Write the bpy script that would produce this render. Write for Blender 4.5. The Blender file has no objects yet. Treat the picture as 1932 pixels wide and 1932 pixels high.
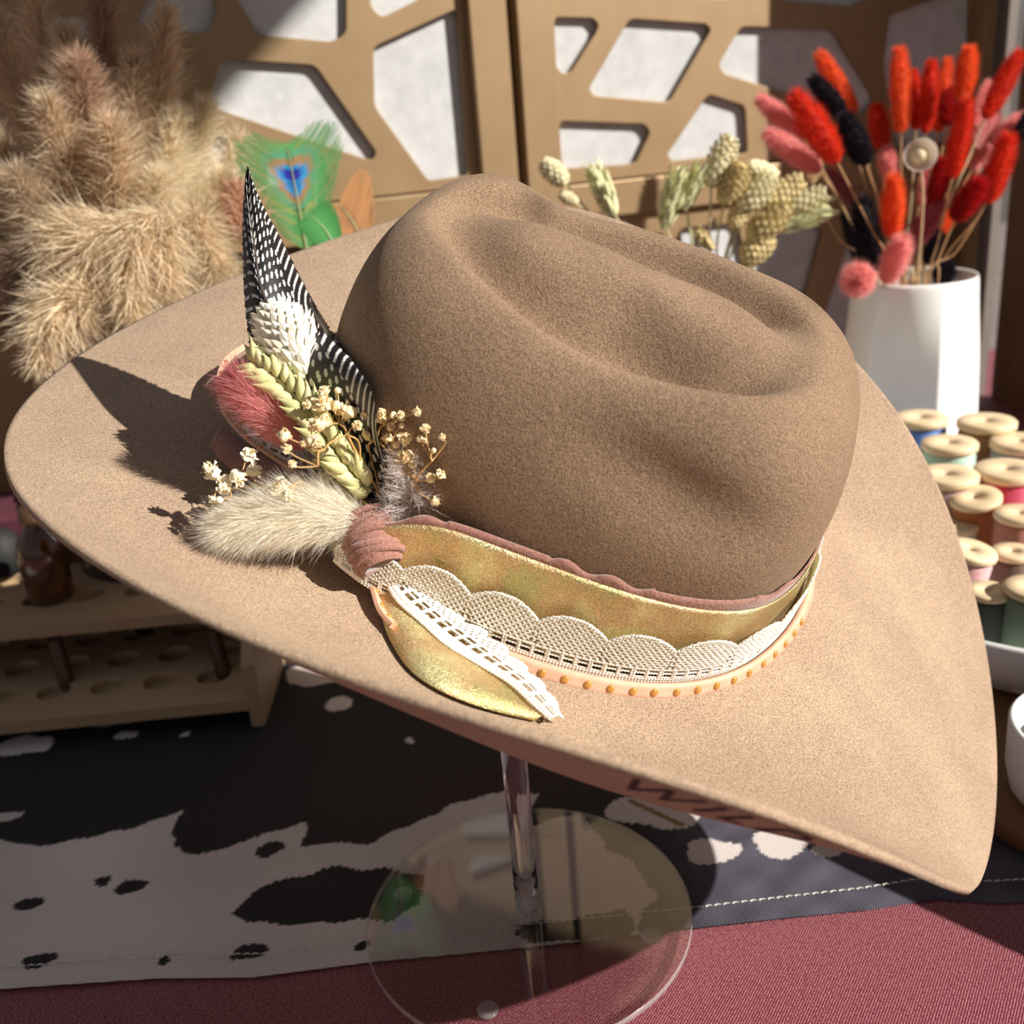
import bpy, bmesh, math, random
import numpy as np
from mathutils import Vector, Matrix
from mathutils.bvhtree import BVHTree

# ------------------------------------------------------------------ camera
SC = bpy.context.scene
COL = SC.collection
PIT, ROLL, FPX = math.radians(21), 0.0838, 1937.0
CAM = np.array([0.008, -0.379, 0.35])
FW = np.array([0, math.cos(PIT), -math.sin(PIT)])
UP = np.array([0, math.sin(PIT), math.cos(PIT)])
RT = np.array([1.0, 0, 0])
cam = bpy.data.cameras.new('camera')
cam.sensor_width = 36; cam.lens = 36 * FPX / 1932
cam.clip_start = 0.02; cam.clip_end = 60
cam.dof.use_dof = True; cam.dof.focus_distance = 0.372; cam.dof.aperture_fstop = 12.0
camo = bpy.data.objects.new('camera', cam); COL.objects.link(camo)
# image "right" axis in the world after the roll
cr, sr = math.cos(ROLL), math.sin(ROLL)
xr = RT * cr - UP * sr
yr = -RT * sr - UP * cr
M = Matrix(((xr[0], -yr[0], -FW[0], CAM[0]), (xr[1], -yr[1], -FW[1], CAM[1]), (xr[2], -yr[2], -FW[2], CAM[2]), (0, 0, 0, 1)))
camo.matrix_world = M
SC.camera = camo
SC.view_settings.view_transform = 'Standard'; SC.view_settings.look = 'None'
SC.view_settings.gamma = 1; SC.view_settings.use_curve_mapping = False
SC.view_settings.exposure = 0.0

# ------------------------------------------------------------------ sun and sky light
SUN = np.array([1.45, -0.66, 1.0])
sl = bpy.data.lights.new('sun', 'SUN'); sl.energy = 7.4; sl.angle = math.radians(0.6); sl.color = (1, .95, .87)
so = bpy.data.objects.new('sun', sl); COL.objects.link(so)
so.rotation_euler = Vector(SUN).to_track_quat('Z', 'Y').to_euler(); so.location = (3, -1, 2)
w = bpy.data.worlds.new('world'); SC.world = w; w.use_nodes = True
nt = w.node_tree; bg = nt.nodes['Background']
tc = nt.nodes.new('ShaderNodeTexCoord'); sp = nt.nodes.new('ShaderNodeSeparateXYZ')
rp = nt.nodes.new('ShaderNodeValToRGB')
nt.links.new(tc.outputs['Generated'], sp.inputs[0]); nt.links.new(sp.outputs['Z'], rp.inputs[0])
rp.color_ramp.elements[0].position = 0.0; rp.color_ramp.elements[0].color = (.55, .45, .40, 1)
e_ = rp.color_ramp.elements.new(.22); e_.color = (.95, .88, .85, 1)
rp.color_ramp.elements[-1].position = 0.7; rp.color_ramp.elements[-1].color = (.50, .54, .64, 1)
nt.links.new(rp.outputs[0], bg.inputs[0]); bg.inputs[1].default_value = 0.30

rng = np.random.default_rng(7)

# ------------------------------------------------------------------ helpers
def ray(px, py):
    a = px - 966; b = py - 966
    return RT * ((a * cr - b * sr) / FPX) - UP * ((a * sr + b * cr) / FPX) + FW
def at_z(px, py, z=0.0):
    d = ray(px, py); return CAM + (z - CAM[2]) / d[2] * d
def at_y(px, py, y):
    d = ray(px, py); return CAM + (y - CAM[1]) / d[1] * d
def at_plane(px, py, p0, n):
    d = ray(px, py); return CAM + ((p0 - CAM) @ n) / (d @ n) * d
def at_t(px, py, t):
    return CAM + t * ray(px, py)

def tag(o, label=None, cat=None, group=None, kind=None):
    if label: o['label'] = label
    if cat: o['category'] = cat
    if group: o['group'] = group
    if kind: o['kind'] = kind
    return o
def thing(name, loc, label, cat, group=None):
    o = bpy.data.objects.new(name, None); COL.objects.link(o)
    o.location = tuple(float(v) for v in loc); o.empty_display_size = .01
    return tag(o, label, cat, group)
def origin(o):
    p = np.zeros(3)
    while o is not None:
        p += np.array(o.location); o = o.parent
    return p
class MB:
    """collects pieces of one mesh, world coordinates"""
    def __init__(s): s.v = []; s.f = []; s.n = 0; s.uv = []; s.c = []; s.mi = []
    def add(s, V, F, uv=None, col=None, mi=0):
        V = np.asarray(V, float).reshape(-1, 3)
        s.v.append(V); s.f += [tuple(int(i) + s.n for i in f) for f in F]; s.n += len(V)
        s.uv.append(np.zeros((len(V), 2)) if uv is None else np.asarray(uv, float))
        c = np.ones((len(V), 3)) if col is None else np.broadcast_to(np.asarray(col, float), (len(V), 3))
        s.c.append(c); s.mi += [mi] * len(F)
        return s
    def build(s, name, mat, parent=None, smooth=True, label=None, org=None):
        V = np.concatenate(s.v); U = np.concatenate(s.uv); Cc = np.concatenate(s.c)
        if parent is not None: o0 = origin(parent)
        elif org is not None: o0 = np.asarray(org, float)
        else: o0 = np.array([*(V.min(0)[:2] + V.max(0)[:2]) / 2, V[:, 2].min()])
        me = bpy.data.meshes.new(name); me.from_pydata((V - o0).tolist(), [], s.f)
        ul = me.uv_layers.new(name='UVMap'); li = np.empty(len(me.loops), int); me.loops.foreach_get('vertex_index', li)
        ul.data.foreach_set('uv', U[li].ravel())
        ca = me.color_attributes.new('Col', 'FLOAT_COLOR', 'POINT')
        ca.data.foreach_set('color', np.c_[Cc, np.ones(len(Cc))].ravel())
        me.polygons.foreach_set('use_smooth', [smooth] * len(me.polygons))
        for m in (mat if isinstance(mat, (list, tuple)) else [mat]): me.materials.append(m)
        if any(s.mi): me.polygons.foreach_set('material_index', s.mi)
        me.update()
        o = bpy.data.objects.new(name, me); COL.objects.link(o)
        if parent is None: o.location = tuple(o0)
        else: o.parent = parent
        if label: o['label'] = label
        return o

def grid(P, closed_u=False, closed_v=False, uv=True):
    """P: (nu,nv,3) -> verts, faces, uv"""
    nu, nv = P.shape[:2]
    idx = np.arange(nu * nv).reshape(nu, nv)
    a = idx if closed_u else idx[:-1]; b = np.roll(idx, -1, 0) if closed_u else idx[1:]
    if closed_v:
        A, D = a, np.roll(a, -1, 1); B, Cc = b, np.roll(b, -1, 1)
    else:
        A, D = a[:, :-1], a[:, 1:]; B, Cc = b[:, :-1], b[:, 1:]
    F = np.stack([A, B, Cc, D], -1).reshape(-1, 4)
    uu, vv = np.meshgrid(np.linspace(0, 1, nu), np.linspace(0, 1, nv), indexing='ij')
    return P.reshape(-1, 3), F.tolist(), np.stack([uu, vv], -1).reshape(-1, 2)
def gnormals(P, closed_u=False):
    if closed_u: du = np.roll(P, -1, 0) - np.roll(P, 1, 0)
    else: du = np.gradient(P, axis=0)
    dv = np.gradient(P, axis=1)
    n = np.cross(du, dv); return n / (np.linalg.norm(n, axis=-1, keepdims=True) + 1e-12)
def shell(P, th, closed_u=False):
    """grid surface given thickness th along -normal, all rims closed"""
    n = gnormals(P, closed_u); Q = P - n * th
    nu, nv = P.shape[:2]
    V, F, uv = grid(P, closed_u); V2, F2, _ = grid(Q, closed_u)
    N = len(V); F = list(F) + [tuple(i + N for i in f[::-1]) for f in F2]
    idx = np.arange(nu * nv).reshape(nu, nv)
    def strip(line, cl):
        L = list(line); m = len(L)
        for k in range(m if cl else m - 1):
            a, b = L[k], L[(k + 1) % m]; F.append((a, b, b + N, a + N))
    strip(idx[:, -1], closed_u); strip(idx[::-1, 0], closed_u)
    if not closed_u: strip(idx[-1, ::-1], False); strip(idx[0], False)
    return np.concatenate([V, V2]), F, np.concatenate([uv, uv])
def frames(C):
    C = np.asarray(C, float); T = np.gradient(C, axis=0); T /= np.linalg.norm(T, axis=1, keepdims=True) + 1e-12
    r = np.array([0, 0, 1.]) if abs(T[0, 2]) < .9 else np.array([1., 0, 0])
    N = []; n = r - T[0] * (r @ T[0]); n /= np.linalg.norm(n)
    for t in T:
        n = n - t * (n @ t); n /= np.linalg.norm(n) + 1e-12; N.append(n)
    N = np.array(N); return T, N, np.cross(T, N)
def spline(P, n):
    """Catmull-Rom through the points"""
    P = np.asarray(P, float); m = len(P)
    if m < 3: return P[0] + (P[-1] - P[0]) * np.linspace(0, 1, n)[:, None]
    Q = np.vstack([2 * P[0] - P[1], P, 2 * P[-1] - P[-2]])
    s = np.linspace(0, m - 1 - 1e-9, n); k = s.astype(int); t = (s - k)[:, None]
    a, b, c, d = Q[k], Q[k + 1], Q[k + 2], Q[k + 3]
    return .5 * (2 * b + (c - a) * t + (2 * a - 5 * b + 4 * c - d) * t * t + (3 * b - a - 3 * c + d) * t ** 3)
def tube(C, r, ns=8, caps=True):
    C = np.asarray(C, float); T, N, B = frames(C); r = np.broadcast_to(np.asarray(r, float), (len(C),))
    a = np.linspace(0, 2 * np.pi, ns, endpoint=False)
    P = C[:, None] + r[:, None, None] * (np.cos(a)[None, :, None] * N[:, None] + np.sin(a)[None, :, None] * B[:, None])
    V, F, uv = grid(P, closed_v=True)
    F = [f[::-1] for f in F]
    if caps:
        F.append(tuple(range(ns))); F.append(tuple(range(len(V) - 1, len(V) - ns - 1, -1)))
    return V, F, uv
def lathe(prof, c, ns=48, axis=None, cap=False):
    prof = np.asarray(prof, float); a = np.linspace(0, 2 * np.pi, ns, endpoint=False)
    P = np.stack([prof[:, None, 0] * np.cos(a), prof[:, None, 0] * np.sin(a), np.repeat(prof[:, 1:2], ns, 1)], -1)
    if axis is not None:
        q = Vector((0, 0, 1)).rotation_difference(Vector(axis)).to_matrix(); P = P @ np.array(q).T
    V, F, uv = grid(P + np.asarray(c), closed_v=True)
    return V, [f[::-1] for f in F], uv
def box(lo, hi):
    lo = np.array(lo, float); hi = np.array(hi, float)
    V = [[(lo, hi)[i][0], (lo, hi)[j][1], (lo, hi)[k][2]] for i in (0, 1) for j in (0, 1) for k in (0, 1)]
    return V, [(0, 1, 3, 2), (4, 6, 7, 5), (0, 4, 5, 1), (2, 3, 7, 6), (0, 2, 6, 4), (1, 5, 7, 3)]
def bevel(o, wd=.001, seg=2):
    m = o.modifiers.new('bevel', 'BEVEL'); m.width = wd; m.segments = seg; m.limit_method = 'ANGLE'; return o
def ico(sub=2):
    bm = bmesh.new(); bmesh.ops.create_icosphere(bm, subdivisions=sub, radius=1)
    V = np.array([v.co[:] for v in bm.verts]); F = [tuple(v.index for v in f.verts) for f in bm.faces]; bm.free(); return V, F
ICO1, ICO2, ICO3 = ico(1), ico(2), ico(3)
def unit(v): v = np.asarray(v, float); return v / (np.linalg.norm(v) + 1e-12)
def basis(d):
    d = unit(d); r = np.array([0, 0, 1.]) if abs(d[2]) < .9 else np.array([1., 0, 0])
    a = unit(np.cross(r, d)); return a, np.cross(d, a), d

# ------------------------------------------------------------------ materials
def nodes(name, rough=.6, color=(.5, .5, .5), metal=0, spec=None):
    m = bpy.data.materials.new(name); m.use_nodes = True; n = m.node_tree
    b = n.nodes['Principled BSDF']; b.inputs['Base Color'].default_value = (*color, 1)
    b.inputs['Roughness'].default_value = rough; b.inputs['Metallic'].default_value = metal
    if spec is not None: b.inputs['Specular IOR Level'].default_value = spec
    return m, n, b
def noise(n, scale, detail=4, rough=.6, vec=None, coord='Object', stretch=None):
    t = n.nodes.new('ShaderNodeTexNoise'); t.inputs['Scale'].default_value = scale; t.inputs['Detail'].default_value = detail; t.inputs['Roughness'].default_value = rough
    c = n.nodes.new('ShaderNodeTexCoord'); v = c.outputs[coord]
    if stretch:
        mp = n.nodes.new('ShaderNodeMapping'); mp.inputs['Scale'].default_value = stretch; n.links.new(v, mp.inputs[0]); v = mp.outputs[0]
    n.links.new(v, t.inputs['Vector']); return t
def ramp(n, src, stops):
    r = n.nodes.new('ShaderNodeValToRGB'); e = r.color_ramp.elements
    while len(e) < len(stops): e.new(.5)
    for k, (p, c) in enumerate(stops): e[k].position = p; e[k].color = (*c, 1)
    n.links.new(src, r.inputs[0]); return r
def bump(n, b, src, strength=.3, dist=.001, prev=None):
    k = n.nodes.new('ShaderNodeBump'); k.inputs['Strength'].default_value = strength; k.inputs['Distance'].default_value = dist
    n.links.new(src, k.inputs['Height'])
    if prev: n.links.new(prev.outputs[0], k.inputs['Normal'])
    n.links.new(k.outputs[0], b.inputs['Normal']); return k
def mat_noise(name, c1, c2, scale=50, rough=.6, bs=.2, bd=.0005, bscale=None, metal=0, stretch=None, spec=None, sheen=0):
    m, n, b = nodes(name, rough, c1, metal, spec)
    t = noise(n, scale, stretch=stretch); r = ramp(n, t.outputs[0], [(.3, c1), (.7, c2)]); n.links.new(r.outputs[0], b.inputs['Base Color'])
    if bs: t2 = noise(n, bscale or scale, stretch=stretch); bump(n, b, t2.outputs[0], bs, bd)
    if sheen: b.inputs['Sheen Weight'].default_value = sheen; b.inputs['Sheen Roughness'].default_value = .5
    return m
def mat_vcol(name, rough=.6, bs=0, bscale=800, bd=.0003, trans=0, spec=None, sheen=0):
    m, n, b = nodes(name, rough, spec=spec)
    a = n.nodes.new('ShaderNodeAttribute'); a.attribute_name = 'Col'; n.links.new(a.outputs['Color'], b.inputs['Base Color'])
    if bs: t = noise(n, bscale); bump(n, b, t.outputs[0], bs, bd)
    if sheen: b.inputs['Sheen Weight'].default_value = sheen
    if trans:
        tr = n.nodes.new('ShaderNodeBsdfTranslucent'); n.links.new(a.outputs['Color'], tr.inputs[0])
        mx = n.nodes.new('ShaderNodeMixShader'); mx.inputs[0].default_value = trans
        n.links.new(b.outputs[0], mx.inputs[1]); n.links.new(tr.outputs[0], mx.inputs[2]); n.links.new(mx.outputs[0], n.nodes['Material Output'].inputs[0])
    return m
def mix(n, a, b_, fac, mode='MIX'):
    x = n.nodes.new('ShaderNodeMix'); x.data_type = 'RGBA'; x.blend_type = mode
    for sock, v in ((0, fac), (6, a), (7, b_)):
        if isinstance(v, (int, float)): x.inputs[sock].default_value = v
        elif isinstance(v, tuple): x.inputs[sock].default_value = (*v, 1)
        else: n.links.new(v, x.inputs[sock])
    return x.outputs[2]

#@@HAT
# ------------------------------------------------------------------ the hat
HR = np.array([[0.92373, 0.23751, 0.30051], [-0.11853, 0.92328, -0.36538], [-0.36424, 0.30189, 0.88102]])
HK = np.array([0.0314, 0.01472, 0.20442])
RC = [0.19378, -0.00101, -0.0023, 0.01985, -0.00107, -0.00326, 0.0011, 0.00184, 8e-05, 0.00012, 8e-05, 0.00043, -0.0003]
HC = [0.01633, -0.00811, -0.01351, -0.04645, 0.00665, -0.00373, 0.00473, -0.00407, 0.00653, 0.00013, 0.00047, 0.0001, -0.00053]
A0, B0 = 0.1015, 0.0800
def hat(L): return HK + np.asarray(L) @ HR.T
def four(c, th):
    s = np.full_like(th, c[0])
    for k in range(1, (len(c) - 1) // 2 + 1): s = s + c[2 * k - 1] * np.cos(k * th) + c[2 * k] * np.sin(k * th)
    return s
def sstep(a, b, x): t = np.clip((x - a) / (b - a), 0, 1); return t * t * (3 - 2 * t)
def brim_local(th, t):
    """point of the brim's upper face in the hat's own axes; t 0 at the crown, 1 at the edge"""
    dt_ = (np.degrees(th) - 319 + 180) % 360 - 180
    r = four(RC, th) + .0034 * np.exp(-np.abs(dt_ / 9.0) ** 1.3); h = four(HC, th)
    tb_ = th + math.radians(5)
    bp = crown_local(tb_, np.full_like(th, 1e-4)); bx, by = bp[..., 0] * .997, bp[..., 1] * .997
    ex, ey = r * np.cos(th), r * np.sin(th)
    dg = np.degrees(th % (2 * np.pi)); sl_ = .020 * sstep(8, 32, dg) * (1 - sstep(70, 110, dg))
    E = np.stack([ex, ey, h], -1); Wd = CAM - (HK + E @ HR.T); Wd = Wd / np.linalg.norm(Wd, axis=-1, keepdims=True)
    E = E + (Wd @ HR) * sl_[..., None]; ex, ey, h = E[..., 0], E[..., 1], E[..., 2]
    near = np.clip(-np.sin(th), 0, 1) ** 2
    p = 1.7 - .5 * sstep(8, 32, dg) * (1 - sstep(70, 110, dg)) + near * (.12 + .60 * sstep(-.4, .5, np.cos(th)))
    z = h * t ** p
    k = t + .10 * near * t * (1 - t) * 2
    z = z + .004 * (1 - t) ** 6 * (t < 1)
    return np.stack([bx + (ex - bx) * k, by + (ey - by) * k, z], -1)
def base_rot(x, y, a):
    return x * np.cos(a) - y * np.sin(a), x * np.sin(a) + y * np.cos(a)
def crown_local(th, ph):
    n = 3.7 + 1.1 * sstep(0, 1, -np.cos(th)) + .5 * sstep(0, 1, np.cos(th))
    af = sstep(.3, 1, np.cos(th))
    rho = np.cos(ph) ** (2 / n); ze = np.sin(ph) ** (2 / n)
    tp = 1 - .055 * ze
    B0_ = B0 + .007 * np.clip(-np.sin(th) * 1.6, 0, 1) ; tb = 1 - (.10 + .07 * (np.sin(th) < 0) * np.abs(np.sin(th))) * ze
    e = 2 + .8 * sstep(.05, .6, ze)          # plan grows squarer towards the top
    sq = (np.abs(np.cos(th)) ** e + np.abs(np.sin(th)) ** e) ** (-1 / e)
    x = (A0 * 1.004 - .009 * af * (1 - ze ** 1.5)) * rho * np.cos(th) * tp * sq; y = B0_ * 1.004 * rho * np.sin(th) * tb * sq
    H = .110 + .005 * sstep(-.02, -.085, x) + .001 * sstep(.03, .08, x) - .0025 * sstep(.01, .05, y) * sstep(-.075, -.04, x) * (1 - sstep(.02, .06, x)) - .0075 * sstep(.0, .045, y) * np.exp(-((x + .040) / .026) ** 2)
    w = ze ** 8
    xc, yc, ga = -.001, -.006, .0670
    gb = np.where(y < yc, .0350, .0300)
    dx, dy = x - xc, y - yc
    r = np.hypot(dx, dy) + 1e-9; q = np.hypot(dx / ga, dy / gb) + 1e-9
    d = (q - 1) * r / q
    ang = np.arctan2(dy, dx)
    near = sstep(.1, -.9, np.sin(ang)); far = 1 - near
    back = sstep(.2, -.9, np.cos(ang))
    dep = .0255 * near + .0135 * far
    dep = dep * (1 - .15 * back)
    front = 1 - sstep(.040, .070, x)
    wd = np.where(d > 0, .0085, .0170)
    g = np.exp(-np.abs(d / wd) ** 2) * sstep(0, .5, q)
    H = H - w * dep * g * front
    dome = (1 - sstep(.2, 1.2, q)) * sstep(0, .5, q)  * (1 - sstep(.0, .07, x) * .5)
    H = H - w * .0020 * dome
    z = ze * H
    zc = .076 - .16 * (x - .03)
    dn = .0055 * np.exp(-((x - .036) / .034) ** 2 - ((z - zc) / .013) ** 2) * (y < 0)
    df = .004 * np.exp(-((x - .030) / .034) ** 2 - ((z - .085) / .016) ** 2) * (y > 0)
    y = y + (dn - df) * sstep(0, .5, np.abs(np.sin(th))) * np.clip(rho * 1.5, 0, 1)
    x, y = base_rot(x, y, math.radians(-5) - math.radians(5) * ze)
    y = y - .002 * ze
    x = x - .002 * ze
    return np.stack([x, y, z - .002], -1)

def mat_felt():
    m, n, b = nodes('wool_felt', .95, (.4, .27, .18), spec=.15)
    a = n.nodes.new('ShaderNodeAttribute'); a.attribute_name = 'Col'
    t1 = noise(n, 24, 5, .6); r1 = ramp(n, t1.outputs[0], [(.3, (.86, .84, .84)), (.72, (1.08, 1.08, 1.06))])
    t2 = noise(n, 1500, 3, .7); r2 = ramp(n, t2.outputs[0], [(.34, (.42, .41, .40)), (.66, (1.45, 1.45, 1.45))])
    c = mix(n, a.outputs['Color'], r1.outputs[0], 1.0, 'MULTIPLY'); c = mix(n, c, r2.outputs[0], .8, 'MULTIPLY')
    n.links.new(c, b.inputs['Base Color'])
    k = bump(n, b, t2.outputs[0], .55, .0006); t3 = noise(n, 420, 3, .6); bump(n, b, t3.outputs[0], .35, .0009, k)
    b.inputs['Sheen Weight'].default_value = .12; b.inputs['Sheen Roughness'].default_value = .4
    b.inputs['Sheen Tint'].default_value = (.9, .75, .6, 1)
    return m
M_FELT = mat_felt()
FELT = np.array([.405, .294, .207])
hat_root = thing('cowboy_hat', hat([0, 0, 0]), 'large tan felt cowboy hat with creased crown on a clear acrylic stand', 'hat')
NT = 300
th = np.linspace(0, 2 * np.pi, NT, endpoint=False)
tt = np.linspace(0, 1, 60) ** .85
TH, TT = np.meshgrid(th, tt, indexing='ij')
PB = hat(brim_local(TH, TT).reshape(-1, 3)).reshape(NT, -1, 3)
V, F, uv = shell(PB, -.0026, True)
mb = MB().add(V, F, uv, FELT)
brim = mb.build('brim', M_FELT, hat_root)
ph = np.linspace(0, np.pi / 2, 110) ** 1.0
ph = (np.pi / 2) * (np.linspace(0, 1, 130) ** 1.25)
TH2, PH = np.meshgrid(th, ph, indexing='ij')
LC = crown_local(TH2, np.clip(PH, 1e-4, np.pi / 2 - 1e-9))
PC = hat(LC.reshape(-1, 3)).reshape(NT, -1, 3)
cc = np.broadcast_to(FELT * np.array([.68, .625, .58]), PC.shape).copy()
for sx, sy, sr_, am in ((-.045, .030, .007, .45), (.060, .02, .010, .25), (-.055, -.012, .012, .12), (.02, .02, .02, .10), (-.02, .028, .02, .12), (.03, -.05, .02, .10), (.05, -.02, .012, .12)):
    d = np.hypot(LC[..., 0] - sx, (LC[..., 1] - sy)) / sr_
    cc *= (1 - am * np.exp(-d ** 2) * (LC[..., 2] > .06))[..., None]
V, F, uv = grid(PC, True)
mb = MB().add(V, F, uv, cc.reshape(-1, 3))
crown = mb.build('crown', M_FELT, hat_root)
Vb, Fb, _ = grid(PB, True)
BRIM_T = BVHTree.FromPolygons([tuple(v) for v in Vb], Fb)
CROWN_T = BVHTree.FromPolygons([tuple(v) for v in V], F)
def hit(px, py, lift=0.0, tree=None, straight=False):
    """first point of the hat met by the sight line through a picture point, raised by lift along the surface normal"""
    d = Vector(ray(px, py)); best = None
    for t_ in ([tree] if tree else (BRIM_T, CROWN_T)):
        r = t_.ray_cast(Vector(CAM), d)
        if r[0] is not None and (best is None or r[3] < best[3]): best = r
    if best is None: return None
    n = best[1]
    if n.dot(d) > 0: n = -n
    if straight:  # lift measured towards the viewer
        return np.array(best[0] - d.normalized() * lift)
    return np.array(best[0] + n * lift)
# ------------------------------------------------------------------ table, cloth, runner
def inpoly(X, Y, poly):
    poly = np.asarray(poly, float); c = np.zeros(X.shape, bool); n = len(poly)
    for i in range(n):
        x1, y1 = poly[i]; x2, y2 = poly[i - 1]
        cond = ((y1 > Y) != (y2 > Y)); den = (y2 - y1) if y2 != y1 else 1e-12
        c ^= cond & (X < (x2 - x1) * (Y - y1) / den + x1)
    return c
def vnoise(X, Y, seed, f):
    r = np.random.default_rng(seed); s = 0
    for k in range(7):
        a = r.uniform(0, 2 * np.pi); ff = f * r.uniform(.6, 1.6)
        s = s + np.sin((X * np.cos(a) + Y * np.sin(a)) * ff * 2 * np.pi + r.uniform(0, 6.28))
    return s / 3.5
def mat_cloth():
    m, n, b = nodes('maroon_satin_weave', .55, (.26, .045, .075), spec=.35)
    tcd = n.nodes.new('ShaderNodeTexCoord'); mp = n.nodes.new('ShaderNodeMapping'); mp.inputs['Rotation'].default_value = (0, 0, .6)
    n.links.new(tcd.outputs['Object'], mp.inputs[0])
    w1 = n.nodes.new('ShaderNodeTexWave'); w1.inputs['Scale'].default_value = 300; w1.inputs['Distortion'].default_value = .4; n.links.new(mp.outputs[0], w1.inputs[0])
    w2 = n.nodes.new('ShaderNodeTexWave'); w2.bands_direction = 'Y'; w2.inputs['Scale'].default_value = 300; w2.inputs['Distortion'].default_value = .4; n.links.new(mp.outputs[0], w2.inputs[0])
    mu = n.nodes.new('ShaderNodeMath'); mu.operation = 'MULTIPLY'; n.links.new(w1.outputs[1], mu.inputs[0]); n.links.new(w2.outputs[1], mu.inputs[1])
    t = noise(n, 900, 2); ad = n.nodes.new('ShaderNodeMath'); ad.operation = 'MULTIPLY'; n.links.new(mu.outputs[0], ad.inputs[0]); n.links.new(t.outputs[0], ad.inputs[1])
    r = ramp(n, ad.outputs[0], [(0.02, (.13, .02, .032)), (.26, (.34, .066, .10)), (.50, (.95, .60, .58))]); n.links.new(r.outputs[0], b.inputs['Base Color'])  # palest stop paints the weave's sparkle into the colour
    bump(n, b, mu.outputs[0], .35, .0004)
    return m
cloth = MB().add(*box((-1.0, -.42, -.75), (1.1, 1.0, 0))).build('tablecloth', mat_cloth(), None, False)
tag(cloth, 'maroon woven tablecloth covering the stall table', 'tablecloth')

def Z(px, py, z=0): return tuple(at_z(px, py, z)[:2])
nx_, ny_ = 760, 460
edge_pts = np.array([(-.62, -.03), (-.24, -.0165), (-.17, -.0175), (-.124, -.0215), (-.07, -.018), (0, -.017), Z(1320, 1757), Z(1488, 1737), Z(1638, 1720), Z(1763, 1699), Z(1888, 1707), (.42, -.02)])
gx = np.linspace(-.62, .42, nx_); ye = np.interp(gx, edge_pts[:, 0], edge_pts[:, 1])
gv = np.linspace(0, 1, ny_) ** 1.35
X = np.repeat(gx[:, None], ny_, 1); Y = ye[:, None] + gv[None] * (.56 - ye[:, None])
Zh = .0012 + .0006 * np.sin(X * 22) * np.exp(-((Y + .02) / .05) ** 2) + .0004 * vnoise(X, Y, 3, 6)
Zh = np.maximum(Zh, .0007)
wx = X + .0004 * vnoise(X, Y, 11, 300) + .0018 * vnoise(X, Y, 12, 45); wy = Y + .0007 * vnoise(X * 3, Y, 13, 180) + .0018 * vnoise(X, Y, 14, 40)
def PX(lst): return [Z(*q) for q in lst]
dark = inpoly(wx, wy, PX([(-900, 1520), (0, 1592), (80, 1600), (235, 1570), (345, 1532), (318, 1602), (370, 1614), (440, 1602), (492, 1575), (580, 1556), (570, 1596), (690, 1598), (800, 1548), (900, 1505), (965, 1490), (1010, 1500), (985, 1560), (1100, 1540), (1140, 1600), (1200, 1640), (1240, 1700), (1180, 1775), (1000, 1778), (975, 1750), (1100, 1733), (1180, 1720), (1210, 1770), (1300, 1930), (3000, 1930), (3000, 500), (-900, 500)]))
light_rgb = np.array([.78, .70, .67]); dark_rgb = np.array([.013, .011, .015])
isl = [[(430, 1722), (480, 1685), (560, 1655), (640, 1638), (700, 1642), (790, 1652), (800, 1700), (740, 1738), (640, 1744), (560, 1748), (480, 1745)]]
for q in isl: dark |= inpoly(wx, wy, PX(q))
def spot(px, py, a, b, col=True):
    c = np.array(Z(px, py)); ax = abs(np.array(Z(px + a, py)) - c)[0] + 1e-9; by = abs(np.array(Z(px, py + b)) - c)[1] + 1e-9
    return ((wx - c[0]) / ax) ** 2 + ((wy - c[1]) / by) ** 2 < 1
for q in [(55, 1710, 27, 12), (190, 1668, 17, 9), (250, 1675, 28, 14), (80, 1815, 34, 17), (302, 1815, 13, 9), (470, 1800, 28, 16), (685, 1786, 16, 12), (510, 1605, 26, 13), (1060, 1760, 90, 14)]: dark |= spot(*q)
for q in [(45, 1410, 55, 18), (210, 1362, 60, 12), (240, 1390, 20, 9), (640, 1330, 26, 14), (1215, 1530, 75, 30), (1265, 1545, 50, 26), (1345, 1612, 55, 24), (1470, 1595, 52, 30), (1560, 1605, 30, 18), (780, 1400, 7, 6), (20, 1542, 26, 8), (600, 1270, 60, 26), (900, 1330, 60, 30), (350, 1390, 6, 4)]: dark &= ~spot(*q)
col = np.where(dark[..., None], dark_rgb, light_rgb)
mo = vnoise(X, Y, 21, 9)[..., None]
col = col * (1 + .13 * mo)
blue = sstep(.05, .10, X)[..., None] * dark[..., None]; col = col * (1 - blue) + np.array([.080, .074, .104]) * (1 + .25 * vnoise(X, Y, 22, 40)[..., None]) * blue  # sunlit stretch of the black print painted in as a lighter blue tone
brn = (np.exp(-((X + .02) / .12) ** 2 - ((Y - .10) / .06) ** 2))[..., None] * dark[..., None]; col = col + brn * np.array([.022, .008, .008])
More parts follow.
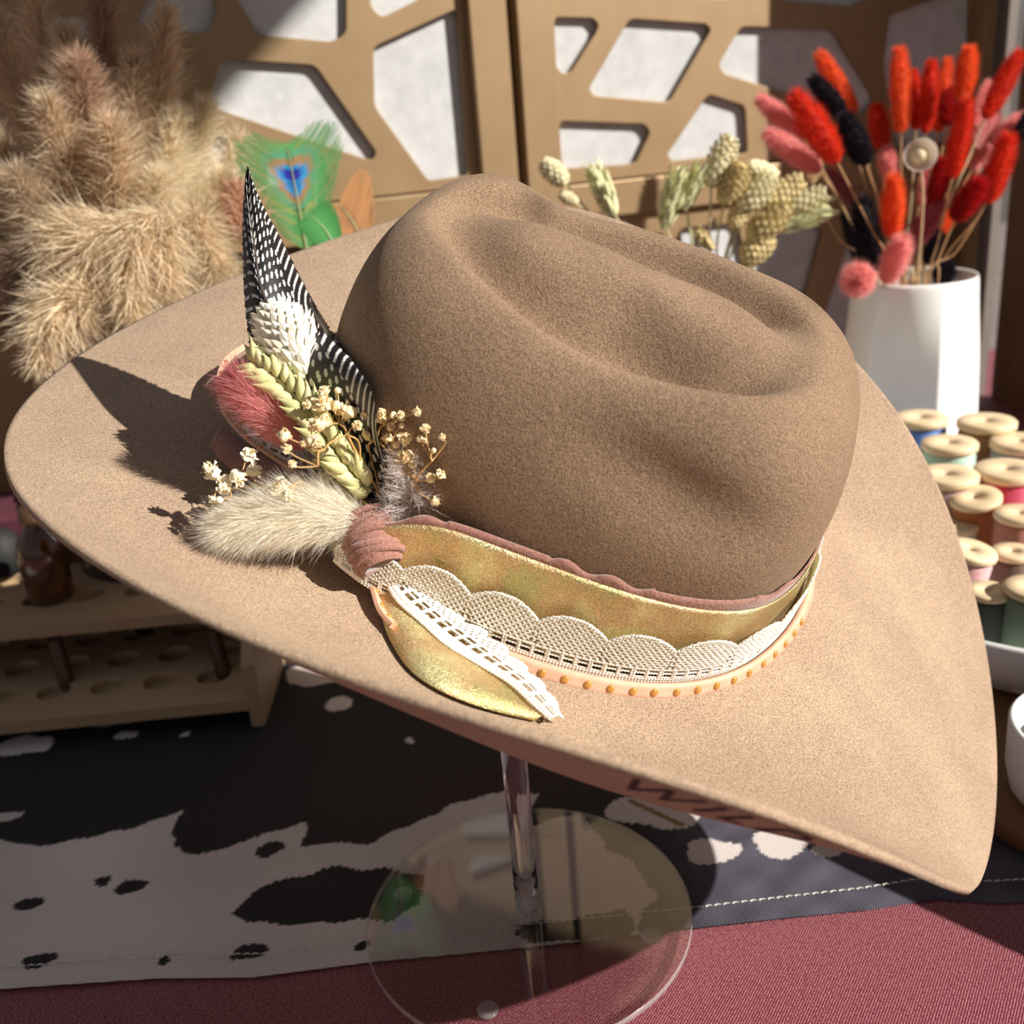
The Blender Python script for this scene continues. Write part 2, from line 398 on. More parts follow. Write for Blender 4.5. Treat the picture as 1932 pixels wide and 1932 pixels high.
# fold of mustard print on one white patch
c1 = np.array(Z(1190, 1515)); c2 = np.array(Z(1285, 1560)); dd = c2 - c1
tp_ = np.clip(((X - c1[0]) * dd[0] + (Y - c1[1]) * dd[1]) / (dd @ dd), 0, 1); ds = np.hypot(X - c1[0] - tp_ * dd[0], Y - c1[1] - tp_ * dd[1])
col = np.where((ds < .0016)[..., None], np.array([.33, .2, .05]), col)
m, n, b = nodes('printed_canvas', .85)
a = n.nodes.new('ShaderNodeAttribute'); a.attribute_name = 'Col'
tcd = n.nodes.new('ShaderNodeTexCoord'); mp = n.nodes.new('ShaderNodeMapping'); mp.inputs['Rotation'].default_value = (0, 0, .1); n.links.new(tcd.outputs['Object'], mp.inputs[0])
ws = []
for dr in 'XY':
    w1 = n.nodes.new('ShaderNodeTexWave'); w1.bands_direction = dr; w1.inputs['Scale'].default_value = 260; w1.inputs['Distortion'].default_value = .6; n.links.new(mp.outputs[0], w1.inputs[0]); ws.append(w1)
mu = n.nodes.new('ShaderNodeMath'); mu.operation = 'MULTIPLY'; n.links.new(ws[0].outputs[1], mu.inputs[0]); n.links.new(ws[1].outputs[1], mu.inputs[1])
r = ramp(n, mu.outputs[0], [(0, (.42, .42, .42)), (.6, (1.6, 1.6, 1.6))])
n.links.new(mix(n, a.outputs['Color'], r.outputs[0], 1.0, 'MULTIPLY'), b.inputs['Base Color']); bump(n, b, mu.outputs[0], .4, .0005)
V, F, uv = grid(np.stack([X, Y, Zh], -1))
runner = thing('table_runner', (0, .2, .0), 'black and white cowhide print runner laid across the maroon cloth', 'table runner')
MB().add(V, F, uv, col.reshape(-1, 3)).build('printed_cloth', m, runner)
mst = mat_noise('cream_thread', (.75, .72, .66), (.6, .56, .5), 500, .7, 0)
hem = MB()
xs = np.arange(-.30, .26, .0042)
for x_ in xs:
    y_ = np.interp(x_, edge_pts[:, 0], edge_pts[:, 1]) + .0125
    hem.add(*tube([(x_, y_, .0022), (x_ + .0015, y_, .0028), (x_ + .0032, y_ + .0002, .0022)], .00032, 5))
hem.build('hem_stitching', mst, runner, label='pale running stitch along the near hem')

# ------------------------------------------------------------------ acrylic stand
m, n, b = nodes('clear_acrylic', .02)
tr = n.nodes.new('ShaderNodeBsdfTransparent'); tr.inputs[0].default_value = (.93, .93, .93, 1)
gl = n.nodes.new('ShaderNodeBsdfGlossy'); gl.inputs['Roughness'].default_value = .01
lw = n.nodes.new('ShaderNodeLayerWeight'); pw = n.nodes.new('ShaderNodeMath'); pw.operation = 'POWER'; pw.inputs[1].default_value = 4.0; n.links.new(lw.outputs['Facing'], pw.inputs[0])
lw.inputs[0].default_value = .5
fr = n.nodes.new('ShaderNodeMath'); fr.operation = 'MULTIPLY_ADD'; fr.inputs[1].default_value = .9; fr.inputs[2].default_value = .042; n.links.new(pw.outputs[0], fr.inputs[0])
mx = n.nodes.new('ShaderNodeMixShader'); n.links.new(fr.outputs[0], mx.inputs[0]); n.links.new(tr.outputs[0], mx.inputs[1]); n.links.new(gl.outputs[0], mx.inputs[2])
n.links.new(mx.outputs[0], n.nodes['Material Output'].inputs[0]); M_SHEET = m
m, n, b = nodes('solid_acrylic', .02, (.97, .97, .97)); b.inputs['Transmission Weight'].default_value = 1; b.inputs['IOR'].default_value = 1.49; M_GLASS = m
m, n, b = nodes('polished_acrylic_rim', .18, (.75, .75, .75)); b.inputs['Transmission Weight'].default_value = .55; M_RIM = m
tr = n.nodes.new('ShaderNodeBsdfTransparent'); mx = n.nodes.new('ShaderNodeMixShader'); mx.inputs[0].default_value = .5
n.links.new(b.outputs[0], mx.inputs[1]); n.links.new(tr.outputs[0], mx.inputs[2]); n.links.new(mx.outputs[0], n.nodes['Material Output'].inputs[0])
stand = thing('hat_stand', (0, 0, .0015), 'clear acrylic hat stand with round base disc on the runner', 'hat stand')
z0 = .0035
disc = MB().add(*lathe([(.0001, z0), (.0748, z0)], (0, 0, 0), 128)).add(*lathe([(.0748, z0 + .003), (.0001, z0 + .003)], (0, 0, 0), 128)).build('base_disc', M_SHEET, stand)
MB().add(*lathe([(.0748, z0), (.0752, z0 + .0004), (.0752, z0 + .0026), (.0748, z0 + .003)], (0, 0, 0), 160)).build('polished_rim', M_RIM, disc)
rod = MB().add(*tube([(0, 0, z) for z in np.linspace(z0 + .003, .288, 12)], .0056, 40)).build('pole', M_GLASS, stand)
MB().add(*lathe([(.0001, .2882), (.02, .2882), (.0215, .2895), (.02, .291), (.0001, .291)], (0, 0, 0), 48)).build('top_plate', M_SHEET, stand)
MB().add(*lathe([(.0001, z0 + .004), (.0040, z0 + .004), (.0040, z0 + .012), (.0001, z0 + .012)], (0, 0, 0), 32)).build('fixing_plug', M_RIM, rod)
for q in [(760, 1683), (1229, 1763), (920, 1902), (1035, 1562)]:
    c = at_z(*q, z0)
    MB().add(*lathe([(.0001, -.0026), (.0038, -.0024), (.0046, -.0012), (.0044, -.0001), (.0001, -.0001)], c, 32)).build('rubber_foot', M_RIM, stand)

# ------------------------------------------------------------------ hat band
M_VELVET = mat_noise('dusty_rose_velvet', (.24, .10, .075), (.40, .20, .15), 900, .85, .8, .0006, sheen=.35)
m, n, b = nodes('gold_organza', .33, (.5, .36, .1), metal=.75)
t = noise(n, 45, 3, .5, stretch=(1, 1, 1)); r = ramp(n, t.outputs[0], [(.33, (.50, .46, .20)), (.5, (.66, .46, .24)), (.66, (.78, .72, .38))])
t2 = noise(n, 1800, 2, .7); r2 = ramp(n, t2.outputs[0], [(.3, (.5, .5, .5)), (.7, (1.5, 1.5, 1.5))]); n.links.new(mix(n, r.outputs[0], r2.outputs[0], .8, 'MULTIPLY'), b.inputs['Base Color'])
k = bump(n, b, t2.outputs[0], .8, .0005); t3 = noise(n, 130, 3); bump(n, b, t3.outputs[0], .35, .0015, k); M_GOLD = m
M_LACE = mat_noise('cream_cotton_lace', (.86, .81, .70), (.95, .92, .84), 900, .85, .6, .0006)
M_LEATHER = mat_noise('tan_leather', (.62, .34, .22), (.72, .44, .31), 160, .6, .3, .0003)
m, n, b = nodes('amber_stud', .12, (.75, .38, .08), metal=.5); b.inputs['Coat Weight'].default_value = 1; M_STUD = m
M_BRASS = mat_noise('aged_brass', (.42, .33, .16), (.62, .52, .28), 60, .3, .1, .0003, metal=1)
band = thing('hat_band', hat([0, -.09, .0]), 'layered hat band of gold ribbon, cream lace, rose velvet and studded leather', 'hat band')
# wall of the crown as seen from its foot
zz = np.linspace(0, .055, 30)
def wall(thc, z):
    thc = np.atleast_1d(thc); phs = np.linspace(1e-4, 1.0, 140)
    A, B_ = np.meshgrid(thc, phs, indexing='ij'); L = crown_local(A, B_)
    out = np.empty((len(thc), 3))
    zz_ = np.broadcast_to(z, (len(thc),))
    for i in range(len(thc)):
        out[i] = [np.interp(zz_[i], L[i, :, 2], L[i, :, j]) for j in range(3)]
    return out
NB = 700
thb = np.linspace(math.radians(-170), math.radians(190), NB)
W0 = wall(thb, 0.0); W4 = wall(thb, .044)
rad = W0[:, :2] / np.linalg.norm(W0[:, :2], axis=1, keepdims=True)
gxy = np.gradient(W0[:, :2], axis=0); out2 = np.stack([gxy[:, 1], -gxy[:, 0]], 1); out2 /= np.linalg.norm(out2, axis=1, keepdims=True)
THK = math.radians(-123)     # where the knot sits
dk = (thb - THK + np.pi) % (2 * np.pi) - np.pi
bulge = .0105 * np.exp(-(dk / np.where(dk > 0, .20, .07)) ** 2) + .004 * np.exp(-(dk / np.where(dk > 0, .5, .1)) ** 2)
pinch = np.exp(-(dk / np.where(dk > 0, .16, .09)) ** 2)      # strands gather at the knot
arc = np.concatenate([[0], np.cumsum(np.linalg.norm(np.diff(W0[:, :2], axis=0), axis=1))])
def strip(zb, zt, db, dt, nv, wav=0, bs=1.0):
    """band surface from height zb to zt; db, dt = distance off the felt at the lower and upper edge"""
    P = np.empty((NB, nv, 3))
    zb = np.broadcast_to(zb, (NB,)); zt = np.broadcast_to(zt, (NB,))
    zb = zb * (1 - .9 * pinch) + (.014) * .9 * pinch; zt = zt * (1 - .75 * pinch) + .021 * .75 * pinch
    for j, v in enumerate(np.linspace(0, 1, nv)):
        z = zb + (zt - zb) * v; f = np.clip(z / .044, 0, 1)[:, None]
        xy = W0[:, :2] * (1 - f) + W4[:, :2] * f + out2 * ((db + (dt - db) * v) * (1 - .6 * pinch * (bs < 1)) + bulge * bs + wav * np.sin(arc * 160) * np.sin(v * np.pi))[:, None]
        P[:, j] = hat(np.c_[xy, z])
    return P
def ring(name, P, mat, th=.0005, label=None, parent=band):
    V, F, uv = shell(P[::-1], th); return MB().add(V, F, uv).build(name, mat, parent, label=label)
Pv = strip(.020, .0410 + .0012 * np.sin(arc * 400) * (np.sin(arc * 90) > 0), .0012, .0006, 10); ring('velvet_ribbon', Pv, M_VELVET, .0008)
zt_ = .0385 - .004 * np.exp(-((np.degrees(thb) + 30) / 25) ** 2)
Pg = strip(.004, zt_, .0050, .0018, 14, .0006); ring('gold_ribbon', Pg, M_GOLD, .0004)
def lace(P, per=.024, sel=None, cell=.00027):
    """cut lace holes out of a fine grid; P (nu,nv,3) with v 0 at the straight edge"""
    C_ = P[:, P.shape[1] // 2]; L = np.concatenate([[0], np.cumsum(np.linalg.norm(np.diff(C_, axis=0), axis=1))])
    wdt = np.linalg.norm(P[:, -1] - P[:, 0], axis=1).mean(); nu = int(L[-1] / cell); nv = max(20, int(wdt / cell))
    s = np.linspace(0, L[-1], nu); v = np.linspace(0, 1, nv)
    Q = np.empty((nu, P.shape[1], 3))
    for k in range(3):
        for j in range(P.shape[1]): Q[:, j, k] = np.interp(s, L, P[:, j, k])
    R = np.empty((nu, nv, 3)); vo = np.linspace(0, 1, P.shape[1])
    j0 = np.clip((v * (len(vo) - 1)).astype(int), 0, len(vo) - 2); fr_ = v * (len(vo) - 1) - j0
    R = Q[:, j0] * (1 - fr_)[None, :, None] + Q[:, j0 + 1] * fr_[None, :, None]
    S, Vv = np.meshgrid(s, v, indexing='ij')
    wmm = Vv * wdt; top = wdt * (.74 + .26 * np.abs(np.sin(np.pi * S / per)) ** .8)
    keep = wmm < top
    solid = (wmm < .0022) | (top - wmm < .0011)
    row = (wmm > .0024) & (wmm < .0060)
    eye = row & (np.abs(((S / .0050 + (np.floor(wmm / .0042 + .43)) * .5) % 1) - .5) < .36) & (np.abs(((wmm - .0024) / .0018) % 1 - .5) < .33)
    p1 = (S + wmm * 1.0) / .0023; p2 = (S - wmm * 1.0) / .0023
    h1 = (p1 % 1 - .5); h2 = (p2 % 1 - .5)
    fan = np.abs(((S / per) % 1) - .5) < .40 + .1 * Vv
    hole = (wmm >= .0064) & (np.abs(h1) < .29) & (np.abs(h2) < .29)
    fil = (wmm >= .0064) & ~fan & (np.abs((S / .0030) % 1 - .5) < .3) & (np.abs((wmm / .0022) % 1 - .5) < .30)
    keep &= ~((eye | hole | fil) & ~solid)
    N_ = gnormals(R); R = R - N_ * (.00028 * (np.sin(p1 * 2 * np.pi) * np.sin(p2 * 2 * np.pi)))[..., None]
    kc = keep[:-1, :-1]; idx = np.arange(nu * nv).reshape(nu, nv)
    F = np.stack([idx[:-1, :-1][kc], idx[1:, :-1][kc], idx[1:, 1:][kc], idx[:-1, 1:][kc]], -1)
    used = np.unique(F); remap = -np.ones(nu * nv, int); remap[used] = np.arange(len(used))
    return R.reshape(-1, 3)[used], remap[F].tolist()
def lace_obj(name, P, parent, per=.024, label=None):
    V, F = lace(P, per); o = MB().add(V, F).build(name, M_LACE, parent, label=label)
    md = o.modifiers.new('thickness', 'SOLIDIFY'); md.thickness = .0006; md.offset = 0; return o
Pl = strip(.0045, .0255 + 0 * thb, .0078, .0062, 12)
vis = (np.degrees(thb) > -122) & (np.degrees(thb) < 25)
lace_obj('lace_trim', Pl[vis], band)
Pb = Pl[~vis & (np.degrees(thb) > 20)]; MB().add(*shell(Pb[::-1], .0005)).build('lace_trim', M_LACE, band)
zc = .0012 + .0016
Ps = strip(.0006, .0056, .0118, .0086, 4, bs=.35)
strap = ring('leather_strap', Ps[thb > THK + .06], M_LEATHER, .0019)
mid = Ps[:, 1:3].mean(1); nr_ = -gnormals(Ps[::-1])[::-1][:, 1]
nr_ = unit(hat(np.c_[out2, 0 * arc]) - HK) if False else (np.c_[out2, 0 * arc]) @ HR.T
def stud(p, nrm, parent, r=.0015):
    a_, b_, d_ = basis(nrm); V = ICO2[0] * np.array([r, r, r * .62]); V = V @ np.stack([a_, b_, d_])
    MB().add(V + p, ICO2[1]).build('stud', M_STUD, parent)
s0 = None
for i in range(NB):
    dg = np.degrees(thb[i])
    if -112 < dg < -12 and (s0 is None or arc[i] - s0 > .0066):
        s0 = arc[i]; stud(mid[i] + unit(nr_[i] + HR[:, 2] * .6) * .0019, unit(nr_[i] + HR[:, 2] * .6), strap)
# strands drawn over the brim
def over(pts, lift, n=60, tree=None):
    """follow picture points across the hat's felt, raised by lift"""
    pts = np.asarray(pts, float); q = spline(pts, n); L = np.broadcast_to(lift, (n,)) if np.ndim(lift) == 0 else np.interp(np.linspace(0, 1, n), np.linspace(0, 1, len(lift)), lift)
    out = []
    for (x_, y_), l in zip(q, L):
        h_ = hit(x_, y_, l, tree)
        if h_ is None: h_ = at_plane(x_, y_, HK, HR[:, 2]) + HR[:, 2] * l
        out.append(h_)
    out = np.array(out)
    for _ in range(3): out[1:-1] = (out[:-2] + 2 * out[1:-1] + out[2:]) / 4
    return out
def sheet(Lp, Rp, ll, lr, nu=60, nv=12, wave=.001, nw=2.5):
    A = over(Lp, ll, nu, BRIM_T); B_ = over(Rp, lr, nu, BRIM_T); v = np.linspace(0, 1, nv)[None, :, None]
    P = A[:, None] * (1 - v) + B_[:, None] * v
    up = HR[:, 2]
    return P + up * (wave * np.sin(np.linspace(0, 1, nv) * np.pi * nw)[None, :, None] * np.sin(np.linspace(0, 1, nu) * np.pi)[:, None, None] + .0022 * np.sin(np.linspace(0, 1, nv) * np.pi)[None, :, None])
Pt = sheet([(700, 1056), (706, 1120), (724, 1195), (762, 1262), (815, 1305), (885, 1336), (955, 1354), (1008, 1364)],
           [(725, 1050), (775, 1110), (828, 1150), (880, 1192), (930, 1240), (975, 1290), (1010, 1330), (1030, 1360)], [.010, .004, .0016, .0012, .0014, .0014, .001, .0008], [.012, .006, .004, .0022, .0016, .0014, .001, .0008])
MB().add(*shell(Pt, -.0003)).build('ribbon_tail', M_GOLD, band)
Plt = sheet([(702, 1050), (710, 1112), (732, 1162), (780, 1202), (822, 1240), (876, 1272), (946, 1312), (992, 1350), (1030, 1374)],
            [(732, 1056), (764, 1112), (803, 1146), (858, 1188), (915, 1220), (962, 1262), (1012, 1312), (1040, 1345), (1056, 1372)], [.0145, .0095, .0075, .0065, .006, .0056, .0052, .0045, .003], [.016, .012, .0095, .0075, .0068, .006, .0056, .0045, .003], wave=.0003)
lace_obj('lace_tail', Plt[:, ::1], band, per=.009)
def strap3(C_, up, wd, thk):
    """flat leather strip along C_, wd wide across 'up', thk thick"""
    C_ = np.asarray(C_); T = np.gradient(C_, axis=0); T /= np.linalg.norm(T, axis=1, keepdims=True)
    U = np.broadcast_to(up, C_.shape); U = U - T * (U * T).sum(1, keepdims=True); U /= np.linalg.norm(U, axis=1, keepdims=True)
    S = np.cross(T, U)
    P = np.stack([C_ + U * a * wd / 2 + S * b_ * thk / 2 for a, b_ in ((-1, -1), (1, -1), (1, 1), (-1, 1))], 1)
    V, F, uv = grid(P, closed_v=True); F = list(F) + [(3, 2, 1, 0), tuple(len(V) - 4 + i for i in range(4))]
    return V, F, uv, S
Ct = over([(706, 1050), (697, 1085), (698, 1125), (712, 1168), (738, 1200)], [.011, .007, .005, .004, .004], 40, BRIM_T)
V, F, uv, S = strap3(Ct, HR[:, 2] * .5 - HR[:, 1] * .7, .0042, .0017)
lt = MB().add(V, F, uv).build('leather_tail', M_LEATHER, band, smooth=False); bevel(lt, .0003)
for i in range(4, 38, 6): stud(Ct[i] + S[i] * (.0009 if (S[i] @ (CAM - Ct[i])) > 0 else -.0009), S[i] * (1 if (S[i] @ (CAM - Ct[i])) > 0 else -1), lt, .0011)
Cl = over([(470, 700), (432, 730), (418, 775), (428, 828), (462, 872), (510, 908), (560, 945), (620, 985), (680, 1020)], [.012, .012, .012, .012, .012, .012, .013, .014, .015], 80, BRIM_T)
V, F, uv, S = strap3(Cl, unit(CAM - Cl.mean(0)) * .3 + HR[:, 0] * -.9, .0028, .0014)
ll = MB().add(V, F, uv).build('leather_loop', M_LEATHER, band, smooth=False); bevel(ll, .0003)
for i in range(10, 60, 5): stud(Cl[i] + unit(CAM - Cl[i]) * .0012, unit(CAM - Cl[i]), ll, .0009)
Pll = sheet([(455, 840), (490, 900), (560, 935), (640, 985)], [(520, 815), (565, 850), (630, 890), (690, 980)], [.008, .009, .010, .014], [.012, .012, .012, .014], 50, 12, .002, 3)
lace_obj('lace_loop', Pll, band, per=.012)
Pvl = sheet([(396, 870), (440, 915), (520, 960), (660, 1020)], [(420, 850), (470, 880), (560, 925), (680, 1000)], [.006, .006, .008, .014], [.010, .009, .012, .016], 40, 8, .001, 2)
MB().add(*shell(Pvl, -.0008)).build('velvet_loop', M_VELVET, band)
# knot: wound velvet
kc = at_plane(706, 1022, HK + HR[:, 2] * .0215, HR[:, 2]); ax_ = unit(at_t(690, 985, .36) - at_t(722, 1070, .354))
u_ = np.linspace(-1, 1, 60); rr = .0098 * np.sqrt(np.clip(1 - (u_ * .86) ** 4, 0, 1)) * (1 + .045 * np.abs(np.sin(u_ * 15)))
Ck = kc + ax_ * (u_ * .0098)[:, None]
kn = MB().add(*tube(Ck, rr * .95, 40)).build('knot', M_VELVET, band)
wr = MB()
for k in range(7):
    f = (k - 3) / 3.4; c = kc + ax_ * f * .0085; a_, b_, d_ = basis(ax_ + .25 * np.array([math.sin(k), math.cos(k * 2), 0])); R_ = np.interp(abs(f), [0, .8, 1], [.0099, .0092, .008])
    t_ = np.linspace(0, 2 * np.pi, 48); wr.add(*tube(c + np.outer(np.cos(t_), a_) * R_ + np.outer(np.sin(t_), b_) * R_, .0013, 8))
wr.build('wrapping', M_VELVET, kn)

# lettering burned into the brim's underside
fc = bpy.data.curves.new('lettering', 'FONT'); fc.body = 'WILD'; fc.size = 1; fc.shear = .15; fc.extrude = 0; fc.resolution_u = 4; fc.space_character = 1.25
fo = bpy.data.objects.new('lettering', fc); COL.objects.link(fo)
bpy.context.view_layer.update(); me = fo.evaluated_get(bpy.context.evaluated_depsgraph_get()).to_mesh()
bmt = bmesh.new(); bmt.from_mesh(me); bmesh.ops.triangulate(bmt, faces=bmt.faces[:])
bmesh.ops.subdivide_edges(bmt, edges=bmt.edges[:], cuts=3, use_grid_fill=True)
TV = np.array([v.co[:] for v in bmt.verts]); TF = [tuple(v.index for v in f.verts) for f in bmt.faces]; bmt.free()
fo.evaluated_get(bpy.context.evaluated_depsgraph_get()).to_mesh_clear(); bpy.data.objects.remove(fo)
NU = gnormals(PB, True)
def under(thv, tv, off):
    f = (thv % (2 * np.pi)) / (2 * np.pi) * NT; i = int(f) % NT; g = f - int(f)
    k = np.interp(tv, tt, np.arange(len(tt))); j = min(int(k), len(tt) - 2); h_ = k - j
    def L_(A): return (A[i, j] * (1 - g) + A[(i + 1) % NT, j] * g) * (1 - h_) + (A[i, j + 1] * (1 - g) + A[(i + 1) % NT, j + 1] * g) * h_
    return L_(PB) + unit(L_(NU)) * off
xw = TV[:, 0].max(); LV = []
for v in TV:
    LV.append(under(math.radians(276.5 + 17.0 * v[0] / xw), .885 + .10 * v[1] / .75, .0026 + .00025))
MB().add(LV, TF).build('lettering', mat_noise('burnt_mark', (.018, .012, .01), (.03, .02, .015), 300, .8, 0), brim, False, label='the word WILD in black capitals under the brim')
# ------------------------------------------------------------------ bouquet tucked into the band
NH_ = HR[:, 2]
def bq(px, py, h, gap=.0025):
    """point on the sight line at height h over the brim plane, kept clear of the felt"""
    p = at_plane(px, py, HK + NH_ * h, NH_); d = unit(ray(px, py)); t = (p - CAM) @ d
    for tr_ in (BRIM_T, CROWN_T):
        r = tr_.ray_cast(Vector(CAM), Vector(d))
        if r[0] is not None and r[3] - gap < t: t = r[3] - gap
    return CAM + d * t
def bqc(pts, n): return spline([bq(*p) for p in pts], n)
VIEW = unit(ray(600, 850))
M_VC = mat_vcol('painted_plant', .7); M_FUZZ = mat_vcol('plant_fuzz', .6, trans=.5); M_STEM = mat_vcol('dry_stem', .65)

def hairs(mb, P, D, L, w, col, r, bend=.25, grav=None):
    """thin tapering blades: roots P, directions D, lengths L"""
    n = len(P); D = D / np.linalg.norm(D, axis=1, keepdims=True)
    S = np.cross(D, r.normal(size=(n, 3))); S /= np.linalg.norm(S, axis=1, keepdims=True)
    B = np.cross(S, D) * r.normal(size=(n, 1)) * bend
    if grav is not None: B = B + grav
    L = np.broadcast_to(L, (n,))[:, None]; w = np.broadcast_to(w, (n,))[:, None]
    m1 = P + D * L * .5 + B * L * .12; tip = P + D * L + B * L * .5
    V = np.stack([P - S * w, P + S * w, m1 - S * w * .75, m1 + S * w * .75, tip], 1).reshape(-1, 3)
    o = np.arange(n)[:, None] * 5
    F = [tuple(f) for f in (o + np.array([0, 1, 3, 2])).tolist()] + [tuple(f) for f in (o + np.array([2, 3, 4])).tolist()]
    C_ = np.repeat(np.broadcast_to(col, (n, 3)), 5, 0)
    mb.add(V, F, None, C_)
def spindle(A, B_, R, prof=lambda u: np.sqrt(np.clip(1 - (2 * u - 1) ** 2, 0, 1)), ns=20, nu=24, bow=None):
    u = np.linspace(0, 1, nu); C_ = A + (B_ - A) * u[:, None]
    if bow is not None: C_ = C_ + np.outer(np.sin(u * np.pi), bow)
    return C_, np.maximum(R * prof(u), 1e-5), u
def fuzzy(mb, A, B_, R, n, L, w, col, r, lean=1.2, core=.8, bow=None, prof=None, tipcol=None, spread=.15):
    """soft seed head from base A to tip B_"""
    prof = prof or (lambda u: np.clip(np.sin(np.pi * np.clip(u * .93 + .07, 0, 1)) ** .55, .05, 1))
    C_, rr, u = spindle(A, B_, R, prof, bow=bow); T, N, Bn = frames(C_)
    mb.add(*tube(C_, rr * core, 14), col=np.asarray(col) * .85)
    uu = r.random(n) ** .95; an = r.random(n) * 2 * np.pi
    f = uu * (len(C_) - 1); i = np.clip(f.astype(int), 0, len(C_) - 2); g = (f - i)[:, None]
    c = C_[i] * (1 - g) + C_[i + 1] * g; ra = np.interp(uu, u, rr) * core
    rad = N[i] * np.cos(an)[:, None] + Bn[i] * np.sin(an)[:, None]
    P = c + rad * ra[:, None]
    D = rad + T[i] * lean * (1 + .3 * r.normal(size=(n, 1))) + spread * r.normal(size=(n, 3))
    cv = np.asarray(col) * (1 + .16 * r.normal(size=(n, 1)))
    if tipcol is not None: cv = cv * (1 - uu[:, None] ** 2) + np.asarray(tipcol) * uu[:, None] ** 2
    hairs(mb, P, D, L * (.6 + .6 * r.random(n)), w, np.clip(cv, 0, 1), r)

# guinea fowl feather
rg = np.random.default_rng(3)
le = [(463, 335), (458, 400), (458, 480), (461, 560), (470, 640), (492, 720), (530, 790), (590, 850), (660, 905), (728, 965)]
rc_ = [(464, 337), (470, 400), (480, 470), (492, 540), (520, 610), (560, 690), (600, 760), (640, 830), (690, 900), (735, 970)]
re_ = [(466, 338), (492, 392), (530, 460), (568, 535), (604, 600), (642, 660), (684, 716), (706, 762), (712, 830), (742, 962)]
hs = [.079, .076, .073, .069, .064, .057, .049, .041, .032, .024]
nu, nvh = 560, 70
def crv(p, dh, n): return spline([bq(x_, y_, h_ + d_, .004) for (x_, y_), h_, d_ in zip(p, hs, dh)], n)
LE = crv(le, [0, -.003, -.006, -.008, -.010, -.010, -.008, -.004, -.002, 0], nu); CE = crv(rc_, [0] * 10, nu); RE = crv(re_, [0, -.003, -.006, -.009, -.010, -.010, -.008, -.003, -.001, 0], nu)
v = np.linspace(0, 1, nvh)
left = LE[:, None] + (CE - LE)[:, None] * v[None, :, None] + NH_ * (.0035 * np.sin(v * np.pi))[None, :, None]
right = CE[:, None] + (RE - CE)[:, None] * v[None, :, None] + NH_ * (.0055 * np.sin(v * np.pi * .9))[None, :, None]
P = np.concatenate([left, right[:, 1:]], 1); cv = np.concatenate([v - 1, v[1:]])
s_ = np.concatenate([[0], np.cumsum(np.linalg.norm(np.diff(CE, axis=0), axis=1))]); S_, Cv = np.meshgrid(s_, cv, indexing='ij')
# ragged barb tips
for side, E_ in ((0, LE), (-1, RE)):
    j = (np.sin(s_ * 2900) * .35 + np.sin(s_ * 1270 + 1) * .4 + rg.normal(size=nu) * .35) * .0006
    for q in range(6):
        k_ = q if side == 0 else P.shape[1] - 1 - q
        P[:, k_] += (E_ - CE) / (np.linalg.norm(E_ - CE, axis=1, keepdims=True) + 1e-4) * (j * (1 - q / 6))[:, None]
P += (gnormals(P) * (.00012 * np.sin((S_ - Cv * .012) * 9000))[..., None])
base = np.array([.012, .010, .011]); white = np.array([.78, .75, .70])
wL = np.linalg.norm(CE - LE, axis=1)[:, None]; wR = np.linalg.norm(RE - CE, axis=1)[:, None]
dist = np.where(Cv < 0, -Cv * wL, Cv * wR)
bs = S_ + np.abs(dist) * .75                    # along the barbs, which run towards the tip
rowi = np.floor(dist / .0026); cell = (bs / .0046 + .5 * (rowi % 2)) % 1 - .5; rc2 = (dist / .0026) % 1 - .5
jit = .12 * np.sin(rowi * 7.1 + np.floor(bs / .0046) * 3.3)
dots = ((cell + jit) / .27) ** 2 + (rc2 / .25) ** 2 < 1
edgeR = (Cv > .52); st = ((S_ + dist * 1.15) / .0052) % 1
stripes = (st < .30) & (Cv < .96) & (Cv > .52 + .05 * np.sin(S_ * 900))
low = (Cv < -.25) & (S_ > .045)
dash = (np.abs(((S_ + dist * .8) / .0050) % 1 - .5) < .14) & (np.abs(((dist) / .004) % 1 - .5) < .38)
pat = np.where(edgeR, stripes, np.where(low, dash, dots)) & (np.abs(Cv) > .02)
colr = np.where(pat[..., None], white, base * (1 + .6 * np.sin((S_ - Cv * .01) * 5200))[..., None] ** 1)
V, F, uv = grid(P)
m, n, b = nodes('feather_vane', .38, spec=.5); a = n.nodes.new('ShaderNodeAttribute'); a.attribute_name = 'Col'; n.links.new(a.outputs['Color'], b.inputs['Base Color'])
fe = thing('spotted_feather', CE[-1], 'long black feather with white dots and dashes standing up from the hat band', 'feather')
MB().add(V, F, uv, np.clip(colr, 0, 1).reshape(-1, 3)).build('vane', m, fe)
MB().add(*tube(CE[4:] + NH_ * .0002, np.linspace(.00025, .0011, nu - 4), 8), col=(.06, .045, .04)).build('shaft', M_STEM, fe)

def scale_leaf(mb, p, d, up, L, w, col, cup=.25, fold=.18):
    """small pointed husk"""
    d = unit(d); s = unit(np.cross(d, up)); n_ = np.cross(s, d)
    u = np.array([0, .2, .5, .8, 1.]); wd = np.array([.35, .85, 1, .55, .02]) * w
    V = []
    for a_, b_ in zip(u, wd):
        c = p + d * a_ * L + n_ * cup * L * (a_ ** 2 - a_ * .9)
        V += [c - s * b_, c + n_ * fold * b_ * 2, c + s * b_]
    F = []
    for i in range(4):
        o = i * 3; F += [(o, o + 1, o + 4, o + 3), (o + 1, o + 2, o + 5, o + 4)]
    mb.add(V, F, None, col)
